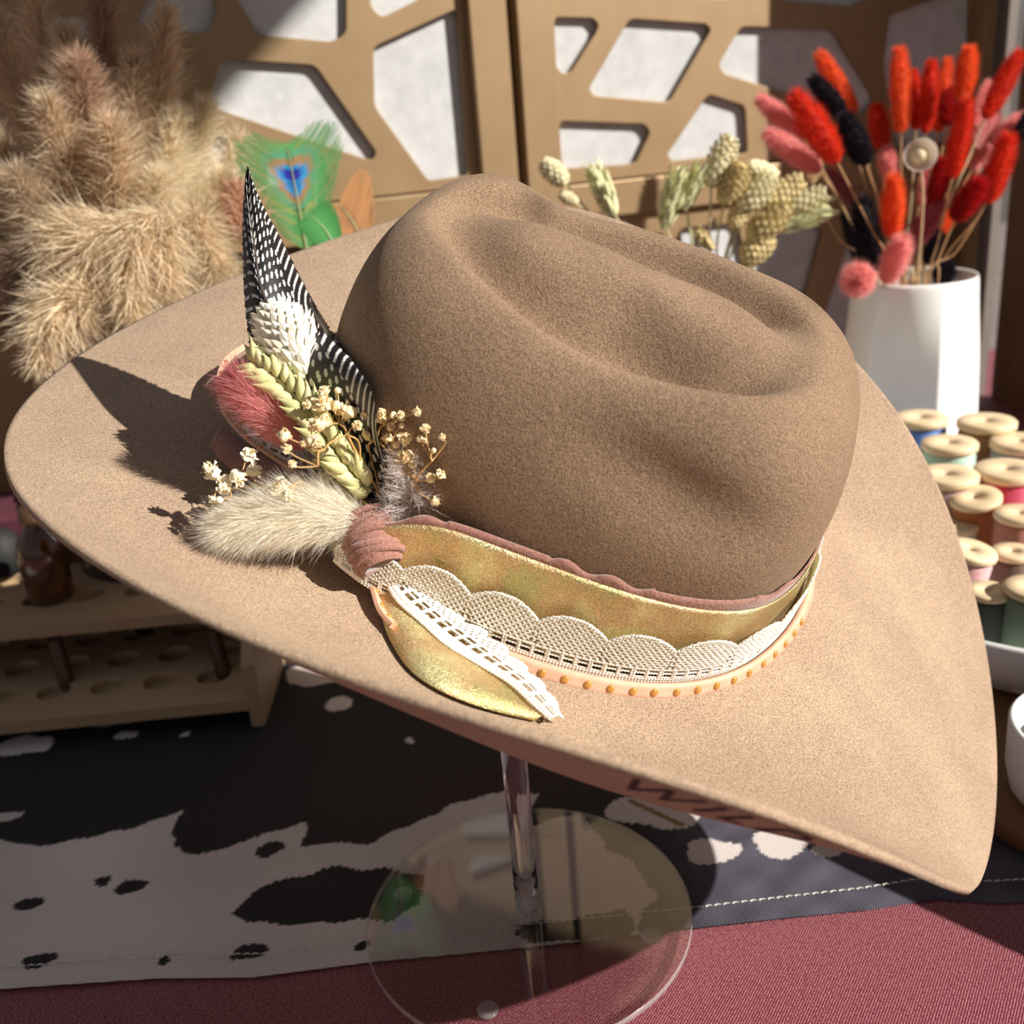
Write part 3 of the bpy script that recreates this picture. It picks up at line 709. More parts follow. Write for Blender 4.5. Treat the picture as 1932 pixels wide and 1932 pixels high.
# canary grass head
A = bq(588, 718, .052); B_ = bq(508, 578, .068); rg = np.random.default_rng(5)
cg = thing('canary_grass', bq(742, 992, .024), 'bleached cream canary grass head in front of the spotted feather', 'dried flower')
hd = MB(); ax = unit(B_ - A); a1, a2, _ = basis(ax); Ln = np.linalg.norm(B_ - A)
hd.add(*tube(A + ax * (np.linspace(0, 1, 20) * Ln)[:, None], .0070 * np.sin(np.linspace(.25, 2.95, 20)) ** .6, 16), col=(.72, .66, .52))
for k in range(210):
    u = (k + .5) / 210; an = k * 2.39996; R_ = .0092 * np.sin(.3 + u * 2.55) ** .7
    rd = a1 * math.cos(an) + a2 * math.sin(an); p = A + ax * (u * Ln * .93) + rd * R_
    scale_leaf(hd, p, ax * 1.0 + rd * (.55 + .2 * rg.normal()), rd, .0060 * (1 - .25 * u), .0017, np.array([.86, .81, .68]) * rg.uniform(.85, 1.05), .25)
hd.build('seed_head', M_VC, cg, False)
MB().add(*tube(bqc([(588, 718, .052), (640, 800, .044), (700, 900, .033), (742, 992, .024)], 20), .0009, 8), col=(.66, .60, .46)).build('stem', M_STEM, cg)
# wheat ear
def wheat(root, ctr, R, n, cols, r, L=.0125, w=.0030, name='ear', label=None):
    mb = MB(); T, N, Bn = frames(ctr); m_ = len(ctr)
    mb.add(*tube(ctr, .0011, 6), col=cols[0])
    side = unit(np.cross(T[m_ // 2], -VIEW))
    for k in range(n):
        u = (k + .5) / n; i = int(u * (m_ - 1)); sg = 1 if k % 2 else -1
        for q in (-1, 0, 1):
            up = unit(-VIEW + .1 * r.normal(size=3)); sd = side * sg
            d = T[i] * 1.0 + sd * (.55 + .1 * q) + up * .38 * q + r.normal(size=3) * .13; p = ctr[i] + sd * R * .3 + up * R * .30 * q
            t_ = np.linspace(0, 1, 8); LL = L * (1.08 - .3 * u) * r.uniform(.8, 1.2); dd = unit(d)
            c = p + dd * (t_ * LL)[:, None] + T[i] * (LL * .16 * t_ ** 2)[:, None]
            rr = w * (1 - .2 * u) * np.array([.35, .8, 1, .95, .75, .45, .2, .03])
            mb.add(*tube(c, rr * 1.12, 8), col=np.array(cols[k % len(cols)]) * r.uniform(.85, 1.12))
            scale_leaf(mb, p + unit(d) * LL * .02 + sd * w * .5, dd + sd * .1, sd, LL * .75, w * .62, np.array(cols[(k + q) % len(cols)]) * r.uniform(.8, 1.1), .1)
    return mb.build(name, M_VC, root, True, label=label)
wc = bqc([(738, 975, .024), (690, 920, .034), (640, 862, .043), (590, 790, .050), (530, 722, .054), (474, 684, .055)], 60)
wh = thing('wheat_ear', wc[0], 'pale green wheat ear leaning left over the pink bunny tail on the hat', 'dried flower')
wheat(wh, wc[10:], .0034, 34, [(.62, .58, .27), (.70, .64, .34), (.52, .52, .24)], np.random.default_rng(8), .0095, .0021)
MB().add(*tube(bqc([(745, 1000, .022), (738, 975, .024), (715, 945, .028)], 10), .0012, 8), col=(.5, .42, .16)).build('stem', M_STEM, wh)
# two bunny tails on the hat
pk = thing('bunny_tail', bq(745, 1000, .022), 'pink bunny tail grass tucked under the wheat ear on the hat', 'dried flower', 'bunny tails on the hat')
mb = MB(); fuzzy(mb, bq(578, 842, .034), bq(432, 712, .050), .0085, 3600, .0080, .000075, (1.0, .50, .47), np.random.default_rng(9), 1.3, .75, bow=NH_ * .002, tipcol=(.60, .20, .22)); mb.build('seed_head', M_FUZZ, pk)
MB().add(*tube(bqc([(600, 846, .028), (680, 930, .025), (745, 1000, .022)], 10), .0008, 6), col=(.6, .35, .2)).build('stem', M_STEM, pk)
wt = thing('bunny_tail', bq(745, 1000, .022), 'cream white bunny tail grass pointing left along the brim', 'dried flower', 'bunny tails on the hat')
mb = MB(); fuzzy(mb, bq(688, 985, .024), bq(418, 1001, .018), .0105, 9000, .0115, .00007, (1.0, .93, .80), np.random.default_rng(10), 1.7, .72, bow=NH_ * .004 + HR[:, 1] * .002, prof=lambda u: np.clip(np.minimum(np.sin(np.pi * np.clip(u * .9 + .10, 0, 1)) ** .6, 1), .04, 1), spread=.3); mb.build('seed_head', M_FUZZ, wt)
MB().add(*tube(bqc([(690, 985, .024), (720, 992, .023), (745, 1000, .022)], 10), .0008, 6), col=(.7, .6, .35)).build('stem', M_STEM, wt)
# baby's breath
BB = {'right': dict(label="spray of gypsophila with tiny tan buds spreading right over the crown's side", trunk=[(752, 990), (728, 950), (712, 905), (700, 862)],
    hubs=[(712, 905), (700, 862), (712, 830), (738, 850), (785, 905), (790, 930), (728, 800), (815, 870)],
    fl=[(694, 780, 9), (718, 776, 8), (718, 791, 9), (742, 783, 5), (757, 787, 8), (787, 779, 8), (803, 807, 8), (832, 824, 6), (792, 828, 5), (801, 831, 4), (764, 826, 11), (737, 807, 7), (733, 826, 9), (695, 819, 12), (768, 861, 14), (779, 877, 7), (812, 904, 9), (830, 896, 8), (819, 948, 8), (780, 912, 4), (758, 803, 4), (818, 850, 4), (748, 840, 5)]),
  'middle': dict(label='spray of gypsophila rising over the wheat ear in front of the spotted feather', trunk=[(748, 992), (715, 930), (680, 870), (655, 820)],
    hubs=[(680, 870), (655, 820), (640, 800), (610, 850), (600, 880)],
    fl=[(613, 740, 9), (608, 764, 15), (637, 737, 5), (635, 766, 11), (659, 777, 15), (581, 764, 8), (675, 801, 8), (602, 801, 13), (613, 799, 9), (589, 807, 9), (590, 830, 12), (535, 823, 11), (542, 846, 8), (550, 877, 7), (575, 838, 6)]),
  'left': dict(label='spray of gypsophila with larger open flowers reaching left above the cream bunny tail', trunk=[(745, 995), (690, 950), (640, 920), (590, 915)],
    hubs=[(640, 920), (590, 915), (540, 925), (500, 922), (450, 920), (430, 915)],
    fl=[(468, 861, 13), (402, 892, 15), (447, 898, 14), (425, 909, 11), (422, 925, 10), (476, 888, 12), (403, 943, 7), (527, 906, 8), (530, 928, 14), (540, 934, 10), (613, 904, 11), (600, 870, 7), (414, 943, 5)])}
def flower(mb, c, R, r, col):
    d = unit(np.array([r.normal(), r.normal() - .8, r.normal() + .8])); a_, b_, d_ = basis(d)
    if R < .0013:
        V = ICO2[0] * R * np.array([1, 1, 1.15]); V = V * (1 + .05 * r.normal(size=(len(V), 1))); mb.add(V @ np.stack([a_, b_, d_]) + c, ICO2[1], None, col); return
    V = ICO2[0] * R * .72 * (1 + .12 * r.normal(size=(42, 1))); mb.add(V @ np.stack([a_, b_, d_]) + c, ICO2[1], None, np.asarray(col) * .92)
    for ring_, (np_, tilt) in enumerate(((7, .35), (6, .9), (5, 1.5))):
        for k in range(np_):
            an = k * 2 * np.pi / np_ + ring_ * .5 + r.normal() * .2; rd = a_ * math.cos(an) + b_ * math.sin(an)
            dd = rd * math.cos(tilt) + d_ * math.sin(tilt); side = np.cross(rd, dd); nn = unit(np.cross(dd, np.cross(dd, rd) if abs(tilt) > .1 else b_))
            tg = unit(np.cross(d_, rd)); L_ = R * r.uniform(.85, 1.15); w_ = R * .42; cr_ = R * .12 * r.normal(size=6)
            V = [c, c + dd * L_ * .55 - tg * w_ * .8 + d_ * cr_[0], c + dd * L_ * .6 + d_ * (cr_[1] + R * .12), c + dd * L_ * .55 + tg * w_ * .8 + d_ * cr_[2], c + dd * L_ - tg * w_ * .6 + d_ * cr_[3], c + dd * L_ * 1.05 + d_ * cr_[4], c + dd * L_ + tg * w_ * .6 + d_ * cr_[5]]
            mb.add(V, [(0, 2, 1), (0, 3, 2), (1, 2, 5, 4), (2, 3, 6, 5)], None, np.asarray(col) * r.uniform(.85, 1.08))
for nm, dct in BB.items():
    r = np.random.default_rng(len(nm)); hk = {'right': .040, 'middle': .055, 'left': .032}[nm]
    hof = lambda x_, y_: np.interp(math.hypot(x_ - 750, y_ - 990), [0, 60, 200, 380], [.023, .03, hk, hk * (.85 if nm == 'left' else 1)])
    root = thing('gypsophila_spray', bq(752, 990, .023), dct['label'], 'dried flower', 'sprays of gypsophila on the hat')
    st = MB(); tk = [bq(x_, y_, hof(x_, y_)) for x_, y_ in dct['trunk']]; st.add(*tube(spline(tk, 20), np.linspace(.0007, .00045, 20), 6), col=(.55, .30, .10))
    hb = [(np.array(q), bq(*q, hof(*q) + r.normal() * .002)) for q in dct['hubs']]
    for i in range(1, len(hb)):
        j = min(range(i), key=lambda k: np.linalg.norm(hb[k][0] - hb[i][0])); a_, b_ = hb[j][1], hb[i][1]
        st.add(*tube(spline([a_, (a_ + b_) / 2 + r.normal(size=3) * .0012, b_], 8), .00033, 5), col=(.60, .34, .12))
    fls = []
    for x_, y_, rp_ in dct['fl']:
        c = bq(x_, y_, hof(x_, y_) + abs(r.normal()) * .003); R_ = rp_ * np.linalg.norm(c - CAM) / FPX * 1.3
        j = min(range(len(hb)), key=lambda k: np.linalg.norm(hb[k][0] - np.array([x_, y_])) + (0 if np.linalg.norm(hb[k][0] - np.array([745, 990])) < np.hypot(x_ - 745, y_ - 990) else 60))
        a_ = hb[j][1]; st.add(*tube(spline([a_, (a_ * .45 + c * .55) + r.normal(size=3) * .0011, c], 8), .00022, 5), col=(.62, .38, .15)); fls.append((c, R_))
    st.build('branches', M_STEM, root)
    for c, R_ in fls:
        mb = MB(); flower(mb, c, R_, r, np.array([.95, .76, .46]) if nm != 'left' else np.array([.97, .86, .62])); mb.build('blossom', M_VC, root, False)
# grey down feather
r = np.random.default_rng(31); dn = MB()
ctr = bqc([(745, 1010, .026), (770, 975, .029), (775, 930, .032), (762, 870, .034)], 30); T, N, Bn = frames(ctr)
n_ = 420; i = r.integers(0, 30, n_); sg = np.where(r.random(n_) < .5, -1, 1)[:, None]; sd = unit(np.cross(T[15], VIEW))
D = T[i] * .5 + sd * sg * 1.0 + r.normal(size=(n_, 3)) * .45; Lh = (.011 + .004 * r.random(n_)) * np.interp(i, [0, 8, 30], [1.25, 1.1, .5])
hairs(dn, ctr[i], D, Lh, .00013, (.82, .76, .73), r, .9)
for q in range(2500):
    pass
k = r.integers(0, n_, 3500); f = r.random((3500, 1)); Dn = D / np.linalg.norm(D, axis=1, keepdims=True)
hairs(dn, ctr[i[k]] + Dn[k] * f * Lh[k][:, None] * .9, Dn[k] + r.normal(size=(3500, 3)) * .8, .0028, .00005, (.88, .82, .80), r, .9)
df = thing('down_feather', ctr[0], 'fluffy grey down feather beside the rose velvet knot', 'feather')
dn.build('barbs', M_FUZZ, df); MB().add(*tube(ctr, .0004, 5), col=(.6, .5, .42)).build('shaft', M_STEM, df)
# brass casing behind the band
a_, b_ = bq(790, 1010, .0290, .004), bq(842, 1052, .0245, .004); ax = unit(b_ - a_); Lc = np.linalg.norm(b_ - a_)
bc = MB().add(*lathe([(.0001, 0), (.0030, 0), (.0032, .0006), (.0032, Lc * .55), (.0029, Lc * .6), (.0037, Lc * .64), (.0037, Lc), (.0034, Lc + .0004), (.0001, Lc + .0004)], a_, 32, axis=ax)).build('brass_casing', M_BRASS)
tag(bc, 'small brass cartridge casing behind the grey down feather', 'casing')
# ------------------------------------------------------------------ ground and screens
gr = MB().add(*box((-6, -6, -.80), (6, 8, -.75))).build('floor', mat_noise('paving', (.16, .13, .12), (.24, .2, .18), 3, .9, .2, .01), None, False); tag(gr, kind='structure')
YAW = math.radians(20); P0 = np.array([.04, .60, 0]); SU = np.array([math.cos(YAW), math.sin(YAW), 0]); SN = np.array([math.sin(YAW), -math.cos(YAW), 0])
def scr(px, py, off=0):
    """(along, up) of a picture point on the screen plane, off in front of it"""
    p = at_plane(px, py, P0 + SN * off, SN); return np.array([(p - P0) @ SU, p[2]])
def w3(a, z, off=0): return P0 + SU * a + np.array([0, 0, z]) + SN * off
M_GOLDP = mat_noise('matt_gold_paint', (.30, .198, .102), (.34, .228, .122), 30, .48, .15, .0004, bscale=500, metal=.4)
M_BACK = mat_noise('white_felt_backing', (.46, .465, .47), (.57, .575, .58), 60, .95, .3, .0008, bscale=300)
def rounded(poly, r):
    poly = np.asarray(poly, float); out = []
    for i in range(len(poly)):
        a, b, c = poly[i - 1], poly[i], poly[(i + 1) % len(poly)]
        u, v_ = unit(a - b), unit(c - b); L = min(r, np.linalg.norm(a - b) * .4, np.linalg.norm(c - b) * .4)
        for t in np.linspace(0, 1, 6):
            out.append((1 - t) ** 2 * (b + u * L) + 2 * t * (1 - t) * b + t * t * (b + v_ * L))
    return np.array(out)
def fretwork(name, outer, holes, depth, off, mat, parent, rad=.006):
    """flat board with cut-outs; coordinates on the screen plane"""
    cu = bpy.data.curves.new(name, 'CURVE'); cu.dimensions = '2D'; cu.fill_mode = 'BOTH'; cu.extrude = depth / 2 - .0006; cu.bevel_depth = .0006; cu.bevel_resolution = 2
    for k, pl in enumerate([outer] + holes):
        q = np.asarray(pl, float) if k == 0 else rounded(pl, rad)
        sp_ = cu.splines.new('POLY'); sp_.points.add(len(q) - 1); sp_.use_cyclic_u = True
        for i, p in enumerate(q): sp_.points[i].co = (p[0], p[1], 0, 1)
    o = bpy.data.objects.new(name, cu); COL.objects.link(o); bpy.context.view_layer.update()
    dg = bpy.context.evaluated_depsgraph_get(); me = bpy.data.meshes.new_from_object(o.evaluated_get(dg)); bpy.data.objects.remove(o); bpy.data.curves.remove(cu)
    V = np.array([v.co[:] for v in me.vertices]); F = [tuple(p.vertices) for p in me.polygons]; bpy.data.meshes.remove(me)
    W = P0 + np.outer(V[:, 0], SU) + np.outer(V[:, 1], [0, 0, 1.]) + np.outer(V[:, 2] + off - depth / 2, SN)
    return MB().add(W, F).build(name, mat, parent, False)
def bar(a0, a1, z0_, z1_, f, bk):
    c = [(a0, z0_), (a1, z0_), (a1, z1_), (a0, z1_)]
    V = [w3(a, z, f) for a, z in c] + [w3(a, z, bk) for a, z in c]
    return V, [(0, 1, 2, 3), (7, 6, 5, 4), (0, 4, 5, 1), (1, 5, 6, 2), (2, 6, 7, 3), (3, 7, 4, 0)]
def S2(lst): return [scr(*q) for q in lst]
TOPZ = .78
aG = scr(975, 200)[0]                       # gap between the two screens
aL0 = scr(-420, 200)[0]; aR1 = scr(1862, 200)[0]
zB1 = scr(700, 371)[1]; zB2 = scr(1250, 327)[1]
def panel(label, a0, a1, stile_l, stile_r, holes, zb, low=None, zb_low=None):
    root = thing('folding_screen', w3((a0 + a1) / 2, 0), label, 'screen', 'gold screens behind the table')
    for x0, x1 in ((a0, stile_l), (stile_r, a1)): bevel(MB().add(*bar(x0, x1, 0, TOPZ, .004, -.026)).build('stile', M_GOLDP, root, False), .0012)
    for z0_, z1_ in ((zb - .034, zb - .002), (.0, .03), (TOPZ - .03, TOPZ)): bevel(MB().add(*bar(stile_l, stile_r, z0_, z1_, .0025, -.024)).build('rail', M_GOLDP, root, False), .0012)
    fretwork('fretwork', [(stile_l, zb), (stile_r, zb), (stile_r, TOPZ - .03), (stile_l, TOPZ - .03)], holes, .006, -.006, M_GOLDP, root)
    if low: fretwork('fretwork', [(stile_l, .03), (stile_r, .03), (stile_r, zb - .034), (stile_l, zb - .034)], low, .006, -.006, M_GOLDP, root)
    MB().add(*bar(stile_l, stile_r, .02, TOPZ - .02, -.0135, -.0150)).build('backing_sheet', M_BACK, root, False)
    return root
h1 = [S2(q) for q in [
    [(254, 40), (300, -40), (400, -40), (413, 25), (393, 62), (312, 60)],
    [(425, -40), (658, -60), (658, 62), (632, 79), (490, 66)],
    [(700, -60), (701, 10), (725, 33), (800, -4), (860, -60)],
    [(419, 108), (598, 120), (716, 288), (706, 304), (690, 300), (392, 200)],
    [(707, 86), (868, 12), (890, 332), (812, 343), (709, 200)],
    [(195, 96), (362, 108), (318, 222), (240, 262)],
    [(375, 242), (448, 268), (466, 345), (460, 350), (360, 352)],
    [(505, 290), (598, 312), (628, 336), (618, 356), (508, 352)],
    [(40, 30), (210, 20), (200, 70), (60, 90)], [(20, 120), (170, 110), (150, 250), (30, 260)], [(60, 290), (330, 255), (330, 350), (60, 350)]]]
low1 = [S2(q) for q in [[(400, 440), (560, 430), (600, 520), (420, 560)], [(640, 430), (860, 415), (880, 560), (650, 560)], [(100, 460), (340, 445), (380, 570), (120, 580)]]]
panel('left gold fretwork screen standing behind the spotted feather and pampas grass', aL0, aG - .0045, aL0 + .03, scr(893, 150)[0], h1, zB1, low1)
h2 = [S2(q) for q in [
    [(1050, 29), (1126, 31), (1137, 45), (1132, 60), (1084, 136), (1068, 140), (1054, 126)],
    [(1194, 32), (1340, 42), (1350, 55), (1272, 190), (1258, 193), (1125, 181), (1116, 166)],
    [(1405, 47), (1581, 52), (1662, 186), (1640, 215), (1600, 212), (1370, 138), (1362, 120)],
    [(1060, 226), (1222, 232), (1235, 248), (1208, 306), (1196, 311), (1072, 319), (1063, 306)],
    [(1343, 175), (1414, 198), (1419, 290), (1274, 305), (1264, 292)],
    [(1686, 26), (1842, -30), (1848, 296), (1705, 300), (1674, 124)],
    [(1478, -60), (1482, 0), (1618, 12), (1650, -8), (1670, -60)],
    [(1150, -60), (1300, -60), (1386, -3), (1330, -5), (1160, -12)],
    [(1480, 250), (1620, 290), (1640, 303), (1490, 310)]]]
low2 = [S2(q) for q in [[(1452, 405), (1562, 432), (1528, 560), (1440, 600), (1420, 480)], [(1080, 440), (1260, 440), (1230, 560), (1100, 560)], [(1290, 430), (1400, 420), (1420, 520), (1300, 560)],
    [(1620, 420), (1840, 400), (1840, 640), (1570, 660), (1560, 600)]]]
panel('right gold fretwork screen standing behind the vase of bunny tails', aG + .0045, aR1, scr(1048, 150)[0], scr(1842, 200)[0], h2, zB2, low2)
# timber post at the gap and the wooden end panel on the right
M_WOOD = mat_noise('stained_timber', (.10, .045, .02), (.22, .11, .05), 14, .6, .3, .001, stretch=(1, 1, .15))
M_TAUPE = mat_noise('taupe_paint', (.15, .12, .105), (.18, .145, .125), 20, .6, .1, .0005)
tp = MB().add(*bar(aG - .004, aG + .004, 0, TOPZ, -.018, -.035)).build('timber_post', M_WOOD, None, False); tag(tp, 'narrow dark timber post in the gap between the two gold screens', 'post')
q0 = at_plane(1868, 300, P0, SN); aT = (q0 - P0) @ SU
tb = MB().add(*bar(aT + .001, aT + .018, 0, TOPZ, .004, -.02)).build('taupe_upright', M_TAUPE, None, False); tag(tb, 'taupe painted upright at the right edge of the right gold screen', 'post')
# the end panel's front edge is found from the shadow it throws on the right screen
sp_ = w3(*scr(1466, 150)); xe = at_y(1915, 300, .765)[0]; te = (xe - sp_[0]) / SUN[0]; yf = sp_[1] + te * SUN[1]
ep = MB().add(*box((xe, yf, 0), (xe + .03, .77, 1.1))).build('end_panel', M_WOOD, None, False); tag(ep, 'dark stained timber end panel at the far right of the table', 'panel')
# added unseen sun blocker; its edge shades the left screen and the pampas
def sw(px, py, t): p = scr(px, py); return w3(p[0], p[1]) + SUN * t
T_ = 1.0
can = [sw(1150, -640, T_), sw(20, 652, T_), sw(-1800, 0, T_), sw(-400, -2400, T_)]
nn = unit(np.cross(can[1] - can[0], can[2] - can[0])) * .006
cn = MB().add(can + [c + nn for c in can], [(0, 1, 2, 3), (7, 6, 5, 4), (0, 4, 5, 1), (1, 5, 6, 2), (2, 6, 7, 3), (3, 7, 4, 0)]).build('sun_blocker', mat_noise('canvas', (.55, .5, .45), (.62, .57, .5), 40, .9, .2, .001), None, False); tag(cn, 'unseen canvas sheet added out of view to block the sun', 'sun blocker')

# ------------------------------------------------------------------ pampas, left
M_POT = mat_noise('dark_glazed_pot', (.03, .02, .018), (.06, .04, .035), 20, .3, .1, .001)
pot = MB().add(*lathe([(.0001, 0), (.05, 0), (.062, .04), (.060, .09), (.045, .13), (.04, .15), (.044, .155), (.037, .15), (.04, .12), (.0001, .03)], (-.262, .36, 0), 48)).build('plant_pot', M_POT); tag(pot, 'dark glazed pot holding the pampas grass behind the brim', 'pot')
PR = np.array([-.262, .36, .15])
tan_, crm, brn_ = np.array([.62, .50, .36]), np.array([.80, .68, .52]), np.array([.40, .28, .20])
HN = 5200
PL = [ # tip px, tip py, y depth, radius, colour, plume length, label
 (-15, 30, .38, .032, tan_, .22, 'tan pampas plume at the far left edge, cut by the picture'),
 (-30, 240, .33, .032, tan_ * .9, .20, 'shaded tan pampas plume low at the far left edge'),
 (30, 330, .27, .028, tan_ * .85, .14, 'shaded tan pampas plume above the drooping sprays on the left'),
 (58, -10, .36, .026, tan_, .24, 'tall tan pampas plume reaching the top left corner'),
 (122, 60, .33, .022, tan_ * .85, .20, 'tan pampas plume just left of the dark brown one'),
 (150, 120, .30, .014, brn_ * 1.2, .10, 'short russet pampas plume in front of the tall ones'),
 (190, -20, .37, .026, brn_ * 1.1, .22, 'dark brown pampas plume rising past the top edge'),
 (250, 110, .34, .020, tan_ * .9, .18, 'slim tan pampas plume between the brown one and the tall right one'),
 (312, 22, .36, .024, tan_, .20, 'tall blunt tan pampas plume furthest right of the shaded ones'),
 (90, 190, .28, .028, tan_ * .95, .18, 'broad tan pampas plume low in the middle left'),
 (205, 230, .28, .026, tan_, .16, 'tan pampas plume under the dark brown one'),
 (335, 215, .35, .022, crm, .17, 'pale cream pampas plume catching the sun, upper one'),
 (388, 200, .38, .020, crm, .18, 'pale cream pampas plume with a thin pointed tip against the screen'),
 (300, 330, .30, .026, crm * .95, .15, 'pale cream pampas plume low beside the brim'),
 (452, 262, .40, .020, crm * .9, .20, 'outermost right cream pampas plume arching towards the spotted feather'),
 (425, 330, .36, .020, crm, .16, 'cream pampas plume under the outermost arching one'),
]
r = np.random.default_rng(77)
def plume(A, ctrl, B_, R, n, col, L=.022, w=.00028, label='', fluff=1.0, grp='pampas plumes', root=None, dirf=.8):
    c = spline([A, ctrl, B_], 40); T, N, Bn = frames(c)
    o = thing('pampas_plume', A, label, 'dried grass', grp); mb = MB()
    u = r.random(n) ** .9; f = u * 39; i = np.clip(f.astype(int), 0, 38); g = (f - i)[:, None]
    P = c[i] * (1 - g) + c[i + 1] * g; an = r.random(n) * 6.283
    prof = np.sin(np.pi * np.clip(u * .88 + .1, 0, 1)) ** .7
    rad_ = N[i] * np.cos(an)[:, None] + Bn[i] * np.sin(an)[:, None]
    P = P + rad_ * (R * .45 * prof * r.random(n))[:, None]
    D = rad_ * .55 + T[i] * dirf + r.normal(size=(n, 3)) * .28 * fluff
    cv = col * (1 + .2 * r.normal(size=(n, 1)))
    hairs(mb, P, D, L * (.5 + .7 * r.random(n)) * (.4 + .6 * prof), w, np.clip(cv, .01, 1), r, .5, grav=np.array([0, 0, -.15]))
    mb.build('plume', M_FUZZ, o)
    MB().add(*tube(c, np.linspace(.0012, .0004, 40), 6), col=col * .7).build('stem', M_STEM, o)
    return o
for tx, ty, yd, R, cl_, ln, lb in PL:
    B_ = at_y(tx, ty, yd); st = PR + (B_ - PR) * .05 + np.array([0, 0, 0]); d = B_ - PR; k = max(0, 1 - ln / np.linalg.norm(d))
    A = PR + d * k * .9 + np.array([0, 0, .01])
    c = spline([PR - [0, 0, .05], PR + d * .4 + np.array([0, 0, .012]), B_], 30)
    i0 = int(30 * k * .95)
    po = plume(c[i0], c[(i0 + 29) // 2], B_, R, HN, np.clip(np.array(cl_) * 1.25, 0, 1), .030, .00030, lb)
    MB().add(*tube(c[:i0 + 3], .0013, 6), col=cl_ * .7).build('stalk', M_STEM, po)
DR = [ # drooping golden sprays, from -> to
 ((210, 420), (90, 560), .24, 'drooping golden reed spray hanging furthest left in the sun'), ((240, 410), (150, 640), .22, 'drooping golden reed spray hanging second from the left'),
 ((300, 400), (255, 620), .22, 'drooping golden reed spray in the middle above the brim'), ((330, 420), (330, 560), .24, 'drooping golden reed spray beside the cream plumes'),
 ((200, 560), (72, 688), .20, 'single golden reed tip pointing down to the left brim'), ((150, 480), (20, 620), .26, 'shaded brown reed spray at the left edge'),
 ((370, 430), (420, 520), .28, 'short golden reed spray resting behind the brim')]
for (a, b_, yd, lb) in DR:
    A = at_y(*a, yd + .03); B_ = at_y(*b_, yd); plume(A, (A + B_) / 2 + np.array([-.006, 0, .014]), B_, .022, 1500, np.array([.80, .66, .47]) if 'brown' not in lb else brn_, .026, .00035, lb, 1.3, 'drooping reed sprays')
    par = [o for o in bpy.data.objects if o.get('label') == lb][0]; par.name = 'reed_spray'; MB().add(*tube(spline([PR, (PR + A) / 2 + np.array([0, -.02, .05]), A], 14), .0009, 6), col=(.4, .28, .15)).build('stalk', M_STEM, par)

# ------------------------------------------------------------------ peacock and pheasant feathers
jar = MB().add(*lathe([(.0001, 0), (.03, 0), (.032, .02), (.03, .15), (.033, .16), (.028, .155), (.028, .02), (.0001, .01)], (-.10, .37, 0), 40)).build('feather_jar', M_POT); tag(jar, 'dark jar holding the peacock feathers, hidden behind the hat', 'jar')
def vane(root, base, tip, wmax, colf, nb=150, name='vane', prof=None, droop=.4, side=None, barbw=.0006):
    c = spline([base, (base + tip) / 2 + np.array([0, 0, .004]), tip], 60); T = gnorm = np.gradient(c, axis=0); T = T / np.linalg.norm(T, axis=1, keepdims=True)
    sd = unit(np.cross(T[30], VIEW)) if side is None else side; mb = MB()
    prof = prof or (lambda u: np.sin(np.pi * (u * .9 + .08)) ** .6)
    for k in range(nb):
        u = (k + .5) / nb; i = int(u * 59)
        for s_g in (-1, 1):
            L = wmax * prof(u) * r.uniform(.9, 1.05); t_ = np.linspace(0, 1, 9); d = unit(sd * s_g + T[i] * .55)
            q = c[i] + d * (t_ * L)[:, None] + T[i] * (.25 * L * t_ ** 2)[:, None] + VIEW * (L * .12 * t_ ** 2)[:, None] * s_g
            col_ = np.array([colf(u, s_g * tt__, L) for tt__ in t_]); ww = barbw * (1 - .5 * t_)
            V = np.concatenate([q - T[i] * ww[:, None], q + T[i] * ww[:, None]]); F = [(a, a + 1, a + 10, a + 9) for a in range(8)]
            mb.add(V, F, None, np.concatenate([col_, col_]))
    mb.build(name, M_VC, root); MB().add(*tube(c, np.linspace(.0009, .0002, 60), 6), col=(.35, .38, .2)).build('shaft', M_STEM, root)
def pea(u, s, L):
    # eye centred near u=.66
    d = math.hypot((u - .60) / .15, s * L / .0105)
    if d < .75: return (.03, .03, .45) if (u > .60) else (.02, .25, .65)
    if d < 1.0: return (.02, .35, .75)
    if d < 1.45: return (.42, .26, .12)
    if d < 1.9: return (.12, .42, .22)
    return (.10, .42, .14) if (u * 40) % 1 < .6 else (.25, .42, .12)
pf = thing('peacock_feather', at_y(585, 470, .36), 'peacock feather with bright blue eye right of the spotted feather', 'feather')
vane(pf, at_y(578, 470, .355), at_y(540, 268, .345), .034, pea, 90, prof=lambda u: (.45 + .75 * math.sin(math.pi * min(1, u * 1.02)) ** 1.0) * (1 if u < .9 else (1 - u) * 10))
MB().add(*tube(spline([at_y(578, 470, .355), (-.098, .365, .16), (-.10, .37, .05)], 10), .0014, 6), col=(.6, .55, .4)).build('quill', M_STEM, pf)
def grn(u, s, L): return (.06, .34, .12) if abs(s) > .3 else (.10, .45, .22)
g2 = thing('peacock_feather', at_y(600, 430, .37), 'small green feather tip standing behind the peacock eye', 'feather'); vane(g2, at_y(592, 420, .37), at_y(600, 292, .37), .009, grn, 60)
g3 = thing('peacock_feather', at_y(620, 455, .33), 'bright green feather tuft low against the brim', 'feather'); vane(g3, at_y(640, 480, .33), at_y(590, 410, .33), .016, lambda u, s, L: (.06, .28, .07), 60)
def ora(u, s, L): return tuple(np.array([.62, .30, .12]) * (1.1 - .5 * (1 - abs(s))) * (1 + .25 * math.sin(u * 90)))
